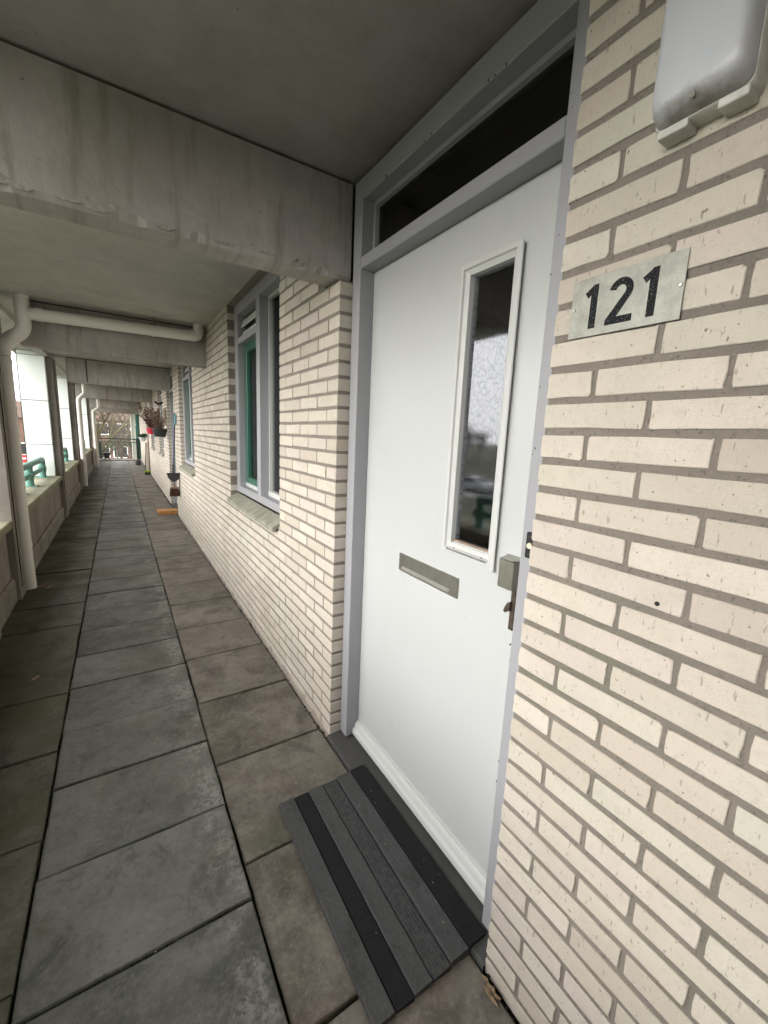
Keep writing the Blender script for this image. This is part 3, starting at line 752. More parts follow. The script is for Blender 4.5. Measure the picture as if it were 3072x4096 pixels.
# splintered wood at the wall foot
sp = MB()
sp.prism([(.020, -1.062), (.026, -1.075), (.022, -1.09), (.028, -1.100), (.021, -1.110), (.026, -1.125), (.018, -1.115), (.016, -1.095), (.017, -1.08)], 'z', .004, .012)
sp.prism([(.006, -1.075), (.014, -1.09), (.010, -1.13), (.004, -1.11)], 'z', .003, .009)
o = sp.obj('wood_splinter', 'splinter_wood'); tag(o, 'splintered pale wood scrap at the foot of the wall beside the doormat', 'wood scrap'); o.location = (-.045, 0, 0)

# leaves and litter
def leaf_obj(label, x, y, s, mat, rz, group=None):
    m = MB(); P = [(-1, 0, 0), (-.5, .32, .12), (0, .4, .05), (.5, .28, .16), (1, 0, .1), (.5, -.3, .04), (0, -.42, .15), (-.5, -.3, .03)]
    m.add([(a*s, b*s, c*s+.004) for a, b, c in P]+[(a*s, b*s, c*s+.0025) for a, b, c in P], [tuple(range(8)), tuple(range(8, 16))[::-1]]+[(i, (i+1) % 8, 8+(i+1) % 8, 8+i) for i in range(8)])
    o = m.obj('fallen_leaf', mat); o.location = (x, y, 0); o.rotation_euler = (0, 0, rz); return tag(o, label, 'leaf', group)
leaf_obj('reddish fallen leaf beside the nearest downpipe foot', -1.475, 3.03, .04, 'leaf_pink', .3)
leaf_obj('pale torn fallen leaf to the right of the reddish leaf', -1.41, 2.985, .035, 'leaf_dry', 1.2)
leaf_obj('small pale leaf on the left paving column by the joint', -1.215, 2.60, .022, 'leaf_dry', .7)
leaf_obj('curled pale leaf alone on the greenish left paving slabs', -1.29, 1.27, .026, 'leaf_dry', .9)
leaf_obj('dry brown leaf caught at the wall foot below the first window', -.03, 1.45, .025, 'leaf_dry', 1.5)
lt = MB(); rnd = random.Random(21)
for k in range(150):
    x, y = rnd.uniform(-1.55, -.03), rnd.uniform(-1.2, 4.5); r = rnd.uniform(.0012, .0035); a = rnd.uniform(0, 6)
    lt.add([(x+r*math.cos(a), y+r*math.sin(a), .001), (x+r*math.cos(a+2), y+r*math.sin(a+2), .0015), (x+r*math.cos(a+4), y+r*math.sin(a+4), .001), (x, y, .003)], [(0, 1, 3), (1, 2, 3), (2, 0, 3)])
for k in range(26):
    x, y = rnd.uniform(-.33, .04), rnd.uniform(-.99, -.28); z = .027 if x < -.1 else .036; r = rnd.uniform(.001, .003); a = rnd.uniform(0, 6)
    lt.add([(x+r*math.cos(a), y+r*math.sin(a), z), (x+r*math.cos(a+2), y+r*math.sin(a+2), z), (x+r*math.cos(a+4), y+r*math.sin(a+4), z), (x, y, z+.002)], [(0, 1, 3), (1, 2, 3), (2, 0, 3)])
tag(lt.obj('litter_crumbs', 'chipped_concrete'), 'pale crumbs and specks scattered over the paving and mat', 'crumbs', kind='stuff')

# ------------------------------------------------------------------ windows
def window(ya, yb, label, detail):
    """ya near jamb, yb far jamb (brick opening)"""
    t = thing('window', label, 'window', (0, 0, 0), 'grey framed windows in the brick walls')
    z0, z1 = .962, 2.468; ymf = yb-.03+.0; m0, m1 = ya+(1.354-.765), ya+(1.44-.765)
    if not detail: m0, m1 = ya+.62, ya+.70
    f_ = MB()
    f_.box(FX, .15, ya-.02, ya+.068, z0, z1, c=.002).box(FX, .15, yb-.105, yb+.0, z0, z1, c=.002)
    f_.box(FX+.001, .15, ya+.068, yb-.105, z0, z0+.056, c=.002).box(FX+.001, .15, ya+.068, yb-.105, 2.385, z1, c=.002)
    f_.box(FX+.0005, .15, m0, m1, z0+.055, 2.386, c=.002)
    f_.box(FX+.002, .15, m1, yb-.105, 2.163, 2.210, c=.002)
    f_.obj('window_frame', 'frame_paint', t)
    # fixed near light
    b = MB(); p0, p1, q0, q1 = ya+.068, m0, z0+.056, 2.385
    b.box(.118, .14, p0, p0+.014, q0+.035, q1).box(.118, .14, p1-.014, p1, q0+.035, q1).box(.1185, .14, p0+.014, p1-.014, q1-.014, q1)
    b.box(.112, .14, p0, p1, q0, q0+.035)
    b.obj('glazing_bead', 'white_trim', t)
    B('pane', 'window_glass', t, .136, .140, p0+.004, p1-.004, q0+.03, q1-.004)
    # green opening sash
    s0, s1, c0, c1 = m1, yb-.105, 1.048, 2.163
    B('sash_sill', 'white_trim', t, .105, .15, s0, s1, z0+.056, c0)
    g = MB(); w_ = .062
    g.box(.108, .15, s0+.003, s0+w_, c0, c1, c=.003).box(.108, .15, s1-w_, s1-.003, c0, c1, c=.003)
    g.box(.109, .15, s0+w_, s1-w_, c0, c0+w_*.8, c=.003).box(.109, .15, s0+w_, s1-w_, c1-w_, c1, c=.003)
    g.obj('sash', 'green_paint', t)
    B('pane', 'window_glass', t, .130, .134, s0+w_-.006, s1-w_+.006, c0+.045, c1-w_+.006)
    # vent above
    v_ = MB(); v_.box(.125, .15, s0, s1, 2.21, 2.385); v_.obj('vent_back', 'interior_dark', t)
    l = MB(); l.prism([(.124, 2.372), (.098, 2.345), (.084, 2.298), (.088, 2.290), (.124, 2.312)], 'y', s0+.004, s1-.004); l.obj('vent_hood', 'white_trim', t)
    l = MB(); l.prism([(.124, 2.262), (.100, 2.262), (.090, 2.250), (.090, 2.222), (.124, 2.214)], 'y', s0+.02, s1-.02); l.obj('vent_grille', 'white_trim', t)
    # curtains and dark room
    cu = MB(); n = 60; vs = []
    for i in range(n+1):
        y = ya+(yb-ya)*i/n; x = .24+.018*math.sin(i*1.25)+.006*math.sin(i*3.1); vs += [(x, y, .95), (x, y, 2.47)]
    cu.add(vs, [(2*i, 2*i+2, 2*i+3, 2*i+1) for i in range(n)]); cu.obj('curtain', 'curtain', t, True)
    # tile sill
    nt_ = 11; yy0, yy1 = ya+.025, yb+.03
    for i in range(nt_):
        a = yy0+(yy1-yy0)*i/nt_+.004; b2 = yy0+(yy1-yy0)*(i+1)/nt_-.004; j = random.uniform(-.0012, .0012)
        if detail or True:
            MB().prism([(-.034, .872+j), (-.036, .897+j), (-.030, .903+j), (.056, .948+j), (.056, .91+j), (-.02, .874+j)], 'y', a, min(b2, yb-.004) if i == nt_-1 else b2).obj('sill_tile', 'tile_cream', t)
    B('sill_bed', 'mortar', t, -.012, .06, yy0+.004, yb-.002, .882, .895)
    B('sill_joint', 'mortar', t, .03, .07, ya+.002, yb-.002, .895, .935)
    return t
window(W1[0], W1[1], 'nearest window with a green sash, white vent and tiled sill', True)
window(W2[0], W2[1], 'second window, between the horizontal drain pipe and the blue-handled shovel', True)
window(8.3, 9.45, 'third window, behind the black hanging pot', False)
window(11.0, 12.3, 'farthest window, behind the red and white hanging pots', False)

# other doors in recesses
def far_door(ya, yb, label):
    t = thing('apartment_door', label, 'door', (0, 0, 0))
    m = MB(); m.box(FX, .19, ya, ya+.07, .03, 2.46, c=.002).box(FX, .19, yb-.07, yb, .03, 2.46, c=.002).box(FX+.001, .19, ya+.07, yb-.07, 2.385, 2.46).box(FX+.001, .19, ya+.07, yb-.07, 2.134, 2.178)
    m.obj('door_frame', 'frame_paint', t)
    B('door_leaf', 'door_paint', t, .12, .16, ya+.07, yb-.07, .035, 2.134)
    B('transom_glass', 'window_glass', t, .125, .129, ya+.07, yb-.07, 2.178, 2.385)
    B('fanlight_interior', 'interior_dark', t, .3, .31, ya, yb, 2.1, 2.45)
    B('threshold', 'sill_concrete', t, -.008, .2, ya-.002, yb+.002, -.02, .024)
    B('weather_board', 'white_trim', t, .09, .12, ya+.075, yb-.075, .036, .105, c=.01)
    return t
far_door(6.225, 7.315, 'white door in the recess behind the snow shovel')
far_door(13.405, 14.445, 'far white door in the last recess by the lime broom')

# ------------------------------------------------------------------ open side: columns, parapets, ledges
def column(y0, y1, label, x0=-1.74, x1=-1.562):
    t = thing('concrete_column', label, 'column', (0, 0, 0), 'concrete columns along the open side')
    MB().box(x0, x1, y0, y1, 0, 2.43, c=.006).obj('shaft', 'column_concrete', t)
    MB().box(x1-.012, x1+.006, y0+.06, y0+.065, .1, 2.40).obj('cast_joint', 'joint_dark', t)
    return t
COLS = [(-2.45, -2.1, 'unseen concrete column added behind the viewer to shade the near wall'), (1.72, 2.0, 'concrete column just outside the left picture edge'), (2.72, 3.12, 'nearest concrete column behind the grey downpipe'),  # the column behind the viewer is unseen, added to cut light on the near wall
        (6.42, 6.82, 'concrete column right of the nearest white cladding fin'), (9.85, 10.2, 'concrete column left of the second downpipe'),
        (11.2, 11.5, 'concrete column just right of the second downpipe'), (15.5, 15.8, 'concrete column left of the third, farthest downpipe'), (19.2, 19.55, 'last concrete column at the open far end')]
for a, b, l in COLS: column(a, b, l)
def bay(y0, y1, label, rail_label, posts, npan=3):
    t = thing('parapet', label, 'parapet', (0, 0, 0), 'low concrete parapets between the columns')
    MB().prism([(-1.75, -.05), (-1.590, -.05), (-1.590, .17), (-1.604, .195), (-1.75, .195)], 'y', y0, y1).obj('kerb', 'column_concrete', t)
    for i in range(npan):
        a = y0+(y1-y0)*i/npan+.004; b = y0+(y1-y0)*(i+1)/npan-.004
        MB().box(-1.72, -1.613, a, b, .197, .612, c=.004).obj('panel', 'parapet_concrete', t)
    MB().box(-1.70, -1.63, y0, y1, .197, .61).obj('core', 'joint_dark', t)
    m = MB().box(-2.02, -1.572, y0+.002, y1-.002, .614, .680, c=.006); m.obj('ledge', 'ledge_concrete', t)
    if posts:
        r = thing('handrail', rail_label, 'handrail', (0, 0, 0), 'green tubular handrails on the parapet ledges')
        PX = -1.765
        for k, py in enumerate(posts):
            MB().box(PX-.075, PX+.075, py-.06, py+.06, .6805, .690, c=.002).obj('base_plate', 'rail_green', r)
            MB().tube([(PX, py, .69), (PX, py, .925)], .040, 20).obj('post', 'rail_green', r, True)
            MB().tube([(PX, py-.05, .812), (PX, py+.05, .812)], .046, 20).obj('clamp', 'rail_green', r, True)
            MB().tube([(PX, py, .772), (PX, py, .850)], .0455, 20).obj('collar', 'rail_green', r, True)
        ye = posts[0]; ys_ = posts[-1]
        MB().tube([(PX, ys_+.045, .925), (PX, ys_+.03, .940), (PX, ys_, .945), (PX, ye-.05, .945)] if ys_ > ye else [(PX, y1-.2, .945), (PX, y0+.2, .945)], [.022, .036, .038, .038] if ys_ > ye else .038, 18).obj('top_rail', 'rail_green', r, True)
        MB().tube([(PX, ys_+.03, .812), (PX, ye-.05, .812)], .030, 16).obj('lower_rail', 'rail_green', r, True)
bay(-2.1, 1.72, 'parapet beside the viewer opposite the white door', 'green handrail opposite the white door', [-1.8, -.9, .1, 1.1])
bay(2.00, 2.72, 'short parapet panel at the left picture edge', '', None, 1)
bay(3.12, 6.42, 'parapet between the nearest downpipe and the first cladding fin', 'nearest green tubular handrail beside the grey downpipe', [3.6, 4.3, 5.05, 6.12])
bay(6.82, 9.85, 'second parapet bay, past the first cladding fin', 'second green handrail in front of the second cladding fin', [7.6, 8.5, 9.4])
bay(10.2, 11.2, 'narrow parapet between the two columns beside the second downpipe', '', None, 1)
bay(11.5, 15.5, 'parapet before the farthest downpipe', 'farthest small green handrail', [12.6, 13.8, 15.0])
bay(15.8, 19.2, 'last parapet bay toward the open end', '', None, 3)
# white cladding fins
def fin(y, label, x0=-1.952, x1=-1.642):
    t = thing('cladding_fin', label, 'cladding', (0, 0, 0), 'white cladding fins outside the columns')
    B('fin_core', 'joint_dark', t, x0+.012, x1-.004, y+.012, y+.10, .683, 2.468)
    zs = [.684, 1.155, 1.788, 2.418, 2.474]
    for a, b in zip(zs, zs[1:]):
        MB().box(x0+.004, x1, y, y+.11, a+.004, b-.004, c=.002).obj('panel', 'cladding_white', t)
    B('edge_trim', 'joint_dark', t, x0-.004, x0+.0035, y-.002, y+.112, .683, 2.472)
    return t
fin(1.60, 'white cladding fin beside the short parapet panel')
fin(6.30, 'nearest tall white cladding fin, behind the green handrail')
fin(9.72, 'second white cladding fin, narrower between two columns', -1.96, -1.66)
fin(15.38, 'farthest white cladding fin, left of the third downpipe', -1.93, -1.63)

# ------------------------------------------------------------------ downpipes
def ell(p0, p1, p2, r, n=6):
    p0, p1, p2 = map(Vector, (p0, p1, p2)); a = p1+(p0-p1).normalized()*r; b = p1+(p2-p1).normalized()*r
    return [((1-t)**2)*a+2*t*(1-t)*p1+t*t*b for t in [i/n for i in range(n+1)]]
P1 = thing('drainpipe', 'nearest grey downpipe with an offset elbow and a branch across to the wall', 'drainpipe', (0, 0, 0), 'grey drainpipes')
PY = 2.965; PX = -1.548; PR = .051
MB().tube([(PX+.004, PY, .020), (PX, PY, .3), (PX, PY, 1.985)], PR, 28).obj('pipe', 'pipe_grey', P1, True)
for z in (.40, 1.93, 2.0): MB().tube([(PX, PY, z), (PX, PY, z+.035)], PR+.0035, 28).obj('socket', 'pipe_grey', P1, True)
e = ell((PX, PY, 1.98), (PX, PY, 2.085), (-1.40, PY, 2.20), .06)+ell((PX, PY, 2.085), (-1.398, PY, 2.205), (-1.398, PY, 2.48), .06)
MB().tube([Vector((PX, PY, 1.99))]+e+[Vector((-1.398, PY, 2.48))], PR, 28).obj('elbow', 'pipe_grey', P1, True)
d1 = (Vector((-1.398, PY, 2.205))-Vector((PX, PY, 2.085))).normalized(); c1 = (Vector((PX, PY, 2.085))+Vector((-1.398, PY, 2.205)))/2
MB().tube([c1-d1*.018, c1+d1*.018], PR+.0015, 28).obj('socket', 'pipe_grey', P1, True)
HZ = (-1.398, PY+.01, 2.345); HE = (-.075, PY+.01, 2.366)
e = [Vector(HZ), Vector((-.5, PY+.01, 2.36))]+ell(HZ, (-.078, PY+.01, 2.366), (-.078, PY+.01, 2.48), .055)+[Vector((-.078, PY+.01, 2.48))]
MB().tube(e, .0475, 26).obj('branch_pipe', 'pipe_grey', P1, True)
for x in (-1.30, -.145): MB().tube([(x-.015, PY+.01, 2.3475+(x+1.398)*.016), (x+.03, PY+.01, 2.3475+(x+1.398)*.016)], .0515, 26).obj('socket', 'pipe_grey', P1, True)
MB().tube([(-.475, PY+.01, 2.357), (-.46, PY+.01, 2.357)], .0505, 26).obj('clip', 'pipe_grey', P1, True)
MB().box(-.49, -.445, PY-.012, PY+.03, 2.402, 2.425).box(-.47, -.463, PY-.005, PY+.02, 2.42, 2.476).obj('hanger', 'wood_bead', P1)
for z in (.62,): MB().box(-1.64, -1.59, PY-.02, PY+.01, z-.012, z+.012).obj('bracket', 'lock_bronze', P1)
def pipe(x, y, label, zt, lean=.13):
    t = thing('drainpipe', label, 'drainpipe', (0, 0, 0), 'grey drainpipes')
    MB().tube([(x, y, .02), (x, y, zt)]+ell((x, y, 1.7), (x, y, zt+.06), (x+lean, y, zt+.2), .05)+[Vector((x+lean, y, zt+.2)), Vector((x+lean, y, 2.48))], .051, 20).obj('pipe', 'pipe_grey', t, True)
    for z in (.55, 1.4): MB().tube([(x, y, z), (x, y, z+.04)], .055, 20).obj('socket', 'pipe_grey', t, True)
    for z in (.65, 1.85): MB().box(x-.11, x-.04, y-.01, y+.02, z-.01, z+.012).obj('bracket', 'lock_bronze', t)
pipe(-1.535, 10.5, 'second grey downpipe, midway along the parapets', 1.98)
pipe(-1.48, 16.0, 'third grey downpipe at the far end, leaning top', 1.86, .16)

# ------------------------------------------------------------------ items along the walkway
# snow shovel leaning at the pier
SH = thing('snow_shovel', 'blue-handled shovel with black scoop leaning by the second doorway', 'shovel', (0, 0, 0))
MB().tube([(-.03, 6.10, .80), (.022, 6.13, 1.66)], .014, 14).obj('handle', 'dark_blue_plastic', SH, True)
MB().tube([(.030, 6.11, 1.53), (.036, 6.115, 1.70)], .0165, 14).obj('grip', 'cyan_grip', SH, True)
MB().tube([(.008, 6.14, 1.60), (.018, 6.145, 1.72)], .016, 12).obj('handle_end', 'dark_blue_plastic', SH, True)
MB().tube([(-.036, 6.09, .70), (-.03, 6.10, .88)], .019, 12).obj('scoop_socket', 'scoop_black', SH, True)
sc = MB(); vs = []; n = 12
for i in range(n+1):
    a = PI*i/n; vs += [(-.036+.10*math.cos(a), 6.09, .735-.0*math.sin(a)), (-.036+.10*math.cos(a), 6.09-.05*math.sin(a), .735-.14*math.sin(a)*.97)]
outer = [(-.036+.10*math.cos(PI*i/n), .735-.135*math.sin(PI*i/n)) for i in range(n+1)]
sc.prism([(x, z) for x, z in outer], 'y', 6.03, 6.055)
sc.prism([(x, z+.002) for x, z in [(-.136, .735), (.064, .735), (.064, .722), (-.136, .722)]], 'y', 6.03, 6.12)
sc.obj('scoop', 'scoop_black', SH)
# brush hanging below
BR = thing('hand_brush', 'brown bristle brush hanging below the shovel scoop', 'brush', (0, 0, 0))
MB().tube([(-.03, 6.10, .60), (-.028, 6.10, .50)], .012, 10).obj('brush_handle', 'plank_brown', BR, True)
bb = MB(); rnd = random.Random(2)
for k in range(240):
    x = -.028+rnd.uniform(-.062, .062); y = 6.09+rnd.uniform(-.03, .03); L = rnd.uniform(.10, .15)
    bb.add([(x-.003, y, .49), (x+.003, y, .49), (x+rnd.uniform(-.02, .02)+.002, y+rnd.uniform(-.01, .01), .49-L), (x+rnd.uniform(-.02, .02)-.002, y, .49-L)], [(0, 1, 2, 3)])
o = bb.obj('bristles', 'bristle_brown', BR)
MB().box(-.09, .035, 6.055, 6.125, .475, .50, c=.006).obj('brush_back', 'plank_brown', BR)
st_obj = MB().tube([(.05, 6.10, .33), (.052, 6.10, .70)], .006, 8).obj('garden_stake', 'scoop_black'); tag(st_obj, 'thin dark rod standing right of the brown brush', 'rod')
def shift_xz(o, k=.955, dx=-.02, dy=-.35):
    for q in [o]+list(o.children):
        if q.type == 'MESH':
            for v in q.data.vertices: v.co = (-.8+(v.co.x+.8)*k+dx, v.co.y+dy, 1.476+(v.co.z-1.476)*k)
for q in (SH, BR, st_obj): shift_xz(q)
# orange plank
OP = thing('wooden_step', 'orange-brown wooden board lying before the second doorway', 'board', (0, 0, 0))
MB().box(-.30, .03, 6.28, 6.72, .012, .030, c=.002).obj('board', 'orange_wood', OP)
MB().box(-.30, .03, 6.255, 6.279, .004, .066, c=.003).obj('front_lip', 'orange_wood', OP)
for x in (-.25, -.02): MB().box(x-.015, x+.015, 6.30, 6.70, .0, .0115).obj('batten', 'plank_brown', OP)

# hanging pots
def pot(name, label, cx, cy, zr, zb, rt, rb, mat, depth, plant, seed):
    t = thing(name, label, 'plant pot', (0, 0, 0))
    n = 20
    def ring(rx, ry, z): return [(cx+rx*math.cos(2*PI*i/n), cy+ry*math.sin(2*PI*i/n), z) for i in range(n)]
    loft([ring(rb*.9, rb*.7, zb), ring(rb, rb*.75, zb+.01), ring(rt, rt*.75, zr-.02), ring(rt*1.05, rt*.8, zr-.018), ring(rt*1.05, rt*.8, zr), ring(rt*.93, rt*.7, zr-.004), ring(rt*.9, rt*.68, zr-.02)], 'pot', mat, t, cap=False)
    loft([ring(rb*.9, rb*.7, zb+.001), ring(.001, .001, zb+.001)], 'pot_base', mat, t)
    loft([ring(rt*.95, rt*.72, zr-.018), ring(.01, .01, zr-.008)], 'soil', 'soil', t)
    B('bracket', 'lock_bronze', t, cx, .02, cy-.01, cy+.01, zr-.012, zr-.004)
    r = random.Random(seed); tw = MB(); lv = MB()
    for k in range(plant['n']):
        p = Vector((cx+r.uniform(-.6, .6)*rt, cy+r.uniform(-.5, .5)*rt, zr-.01)); a = r.uniform(0, 2*PI); sp_ = r.uniform(.1, plant['spread'])
        pts = [p]; H = r.uniform(.35, 1)*plant['h']
        for q in range(6):
            p = p+Vector((math.cos(a)*sp_*H/6+r.uniform(-.012, .012), math.sin(a)*sp_*H/6*.7+r.uniform(-.01, .01), H/6*(1-plant['droop']*q/5))); p.x = min(p.x, .03 if cy < 7.3 else -.012); pts.append(p)
            for _ in range(plant['lv']):
                s = r.uniform(.5, 1)*plant['ls']; d = Vector((r.uniform(-1, 1), r.uniform(-1, 1), r.uniform(-1, 1))).normalized(); e_ = d.orthogonal().normalized(); c_ = p+Vector((r.uniform(-.03, .03), r.uniform(-.03, .03), r.uniform(-.02, .02))); c_.x = min(c_.x, -.015)
                lv.add([c_-d*s, c_-e_*s*.45, c_+d*s, c_+e_*s*.45], [(0, 1, 2, 3)])
        tw.tube(pts, [.0035-.0004*i for i in range(7)], 5)
    tw.obj('stems', plant['tw'], t)
    o = lv.obj('leaves', plant['lm'], t); o['kind'] = 'stuff'
    return t
pot('hanging_pot', 'black pot with dry twiggy plant hanging on the brick pier', -.125, 7.45, 1.455, 1.30, .125, .098, 'pot_black', 1, dict(n=40, h=.52, spread=.75, droop=.5, lv=4, ls=.020, tw='twig_brown', lm='leaf_dry'), 4)
pot('hanging_pot', 'red pot with a dark reddish-brown plant between the black and white pots', -.165, 9.0, 1.458, 1.325, .112, .082, 'red_plastic', 1, dict(n=46, h=.60, spread=.65, droop=.5, lv=5, ls=.026, tw='twig_brown', lm='leaf_red_brown'), 5)
pot('hanging_pot', 'white pot with green leaves, the farthest hanging pot', -.25, 11.5, 1.20, 1.09, .085, .065, 'pot_white', 1, dict(n=22, h=.16, spread=1.8, droop=.8, lv=4, ls=.03, tw='leaf_green', lm='leaf_green'), 6)
fl = MB().tube([(-.17, 9.0, 1.45), (-.168, 9.0, 1.80)], .006, 8).obj('plant_stake', 'red_plastic'); tag(fl, 'thin red stake standing in the red pot', 'stake')
# black butterfly-like bow hanging from the ceiling above the black pot
bw = MB()
for s in (-1, 1): bw.prism([(-.12, 1.93), (-.12+s*.05, 1.965), (-.12+s*.075, 1.945), (-.12+s*.06, 1.92), (-.12+s*.035, 1.915), (-.12+s*.03, 1.885), (-.12+s*.008, 1.90)], 'y', 7.44, 7.444)
bw.tube([(-.12, 7.442, 1.93), (-.10, 7.442, 1.46)], .0025, 6)
tag(bw.obj('butterfly_ornament', 'black_plastic'), 'black butterfly ornament on a stick above the black pot', 'ornament')

# broom and boards near the far door
GB = thing('broom', 'broom with lime green head standing by the far brick wall end', 'broom', (0, 0, 0))
MB().tube([(-.145, 13.4, .12), (-.085, 13.35, .98)], .011, 10).obj('broom_handle', 'scoop_black', GB, True)
MB().box(-.17, .0, 13.3, 13.4, .075, .125, c=.01).obj('broom_head', 'lime_plastic', GB)
MB().box(-.165, -.005, 13.31, 13.39, .0, .074).obj('bristles', 'scoop_black', GB)
o = MB().box(-.11, -.03, 13.55, 13.60, .0, 1.0, c=.004).obj('leaning_board', 'cream_board'); tag(o, 'cream upright board behind the lime broom', 'board')
o = MB().box(-.028, -.005, 13.45, 13.55, .0, 1.05, c=.004).obj('leaning_plank', 'plank_brown'); tag(o, 'reddish-brown plank upright against the wall beside the broom', 'plank')
bs = thing('storage_bag', 'small grey bag on the paving beside the far door', 'bag', (0, 0, 0))
loft([[(-.20+a*math.cos(2*PI*i/10), 17.2+a*math.sin(2*PI*i/10), z) for i in range(10)] for a, z in ((.09, .0), (.10, .05), (.085, .15), (.04, .22), (.02, .25))], 'bag_body', 'mat_grey', bs)

# far end: step, railing, posts, planter
o = MB().box(-1.60, .10, YE, YE+.5, -.2, .045, c=.005).obj('end_kerb', 'column_concrete'); tag(o, kind='structure')
ER = thing('end_railing', 'dark green metal railing closing the open far end', 'railing', (0, 0, 0))
Y = 20.0
MB().tube([(-1.53, Y, .925), (-.05, Y, .915)], .024, 12).obj('top_rail', 'railing_dark', ER, True)
MB().tube([(-1.50, Y, .775), (-.05, Y, .772)], .014, 10).obj('mid_rail', 'railing_dark', ER, True)
for x in (-1.30, -1.12, -.94, -.76, -.58, -.40, -.22):
    MB().tube([(x, Y, .775), (x, Y, .915)], .006, 6).obj('spindle', 'railing_dark', ER)
B('post', 'railing_dark', ER, -1.54, -1.445, Y-.03, Y+.03, .045, .76)
B('post', 'railing_dark', ER, -.155, -.06, Y-.03, Y+.03, .045, .95)
o = MB().box(-.31, -.135, Y+.25, Y+.42, -3.2, 2.45, c=.01).obj('white_post', 'cream_column'); tag(o, 'tall cream post just outside the far railing', 'post')
MB().box(-.262, -.256, Y+.246, Y+.2505, -3, 2.4).obj('groove', 'joint_dark', o)
o = MB().box(-.125, .12, Y+.10, Y+.16, .05, 2.3, c=.005).obj('teal_screen', 'teal_panel'); tag(o, 'teal green screen at the right of the far railing', 'screen')
PT = thing('planter', 'black plastic planter on short feet by the far railing', 'planter', (0, 0, 0))
loft([[(x, y, z) for x, y in ((-1.37+d, 19.72+d), (-1.16-d, 19.72+d), (-1.16-d, 19.90-d), (-1.37+d, 19.90-d))] for d, z in ((.012, .10), (.0, .29), (-.008, .30), (-.008, .325))], 'tub', 'pot_black', PT, smooth=False)
for x in (-1.35, -1.20): B('foot', 'pot_black', PT, x, x+.04, 19.74, 19.88, .046, .10)

# ------------------------------------------------------------------ outside world
GZ = -3.3
g = MB(); g.box(-700, 700, -700, 700, GZ-1, GZ); tag(g.obj('ground', 'grass'), kind='structure')
tag(MB().box(-34, -26, -200, 200, GZ+.004, GZ+.008).obj('road', 'asphalt'), kind='structure')
tag(MB().box(-25.9, -24, -200, 200, GZ+.004, GZ+.12).obj('pavement', 'paving'), kind='structure')
tag(MB().box(-9, 8, 20.6, 46, GZ+.004, GZ+.010).obj('courtyard', 'paving'), kind='structure')
lp = MB()
for k in range(-20, 24): lp.box(-30.1, -29.9, k*8, k*8+3, GZ+.012, GZ+.016)
o = lp.obj('lane_marking', 'lane_paint'); tag(o, kind='structure')
# own building below and above (so that the gallery hangs on something)
bd = thing('apartment_block', 'apartment block carrying the open walkway', 'building', (0, 0, 0))
B('lower_wall', 'column_concrete', bd, -1.75, .30, -6.5, YE+.5, GZ, -.26)
B('upper_parapet', 'column_concrete', bd, -2.10, -2.0, -6.5, YE+.6, ZC+.223, ZC+1.0)
B('rear_volume', 'house_brick', bd, .35, 9, -6.5, YE+.1, GZ, 5.6)
B('light_block_wall', 'column_concrete', bd, -1.74, -1.60, -6.5, -2.45, -.2, 2.43)  # unseen wall added along the open side to block light from behind the viewer
B('near_end_wall', 'column_concrete', bd, -1.74, .34, -6.7, -6.51, -.2, ZC)

def tree_meshes(seed, H, levels, leafy, spread=.5, leafmat='needle', nleaf=0, ls=.12, tr=.16, bark='bark'):
    r = random.Random(seed); tr_m = MB(); br = MB(); lv = MB(); tips = []
    def grow(p, d, L, rad, lev):
        pts = [p]; q = p; dd = d
        for i in range(4):
            dd = (dd+Vector((r.uniform(-1, 1), r.uniform(-1, 1), r.uniform(-.3, .6)))*.16).normalized(); q = q+dd*L/4; pts.append(q)
        (tr_m if lev == levels else br).tube(pts, [rad*(1-.13*i) for i in range(5)], 7 if lev > 2 else 4, cap=False)
        if lev == 0: tips.append(q); return
        nb = r.randint(3, 4) if lev < levels else r.randint(5, 7)
        for k in range(nb):
            s = pts[r.randint(1 if lev < levels else 2, 4)]
            a = r.uniform(0, 2*PI); sd_ = Vector((math.cos(a), math.sin(a), r.uniform(.1, .9)))*spread
            grow(s, (dd+sd_*1.5).normalized(), L*r.uniform(.5, .72), rad*.52, lev-1)
        tips.append(q)
    grow(Vector((0, 0, 0)), Vector((0, 0, 1)), H*.45, tr, levels)
    if nleaf:
        for k in range(nleaf):
            c = r.choice(tips)+Vector((r.gauss(0, .25), r.gauss(0, .25), r.gauss(0, .2))); d = Vector((r.uniform(-1, 1), r.uniform(-1, 1), r.uniform(-1, 1))).normalized(); e_ = d.orthogonal().normalized(); s = ls*r.uniform(.5, 1.2)
            lv.add([c-d*s, c-e_*s*.5, c+d*s, c+e_*s*.5], [(0, 1, 2, 3)])
    return tr_m.mesh('trunk', bark, True), br.mesh('limbs', bark), (lv.mesh('crown', leafmat) if nleaf else None)
def put_tree(ms, name, x, y, s, rz, label, group):
    t = thing(name, label, 'tree', (x, y, GZ), group, rz); t.scale = (s, s, s)
    inst(ms[0], 'trunk', t); o = inst(ms[1], 'limbs', t)
    if ms[2]: inst(ms[2], 'crown', t)
    return t
bare = [tree_meshes(11, 9, 4, False, .55, tr=.17, bark='bark_moss'), tree_meshes(12, 8, 4, False, .6, tr=.13)]
thick = [tree_meshes(14, 7, 3, True, .6, 'needle', 1500, .13, .15), tree_meshes(15, 7, 3, True, .7, 'hedge_leaf', 1400, .12, .14)]
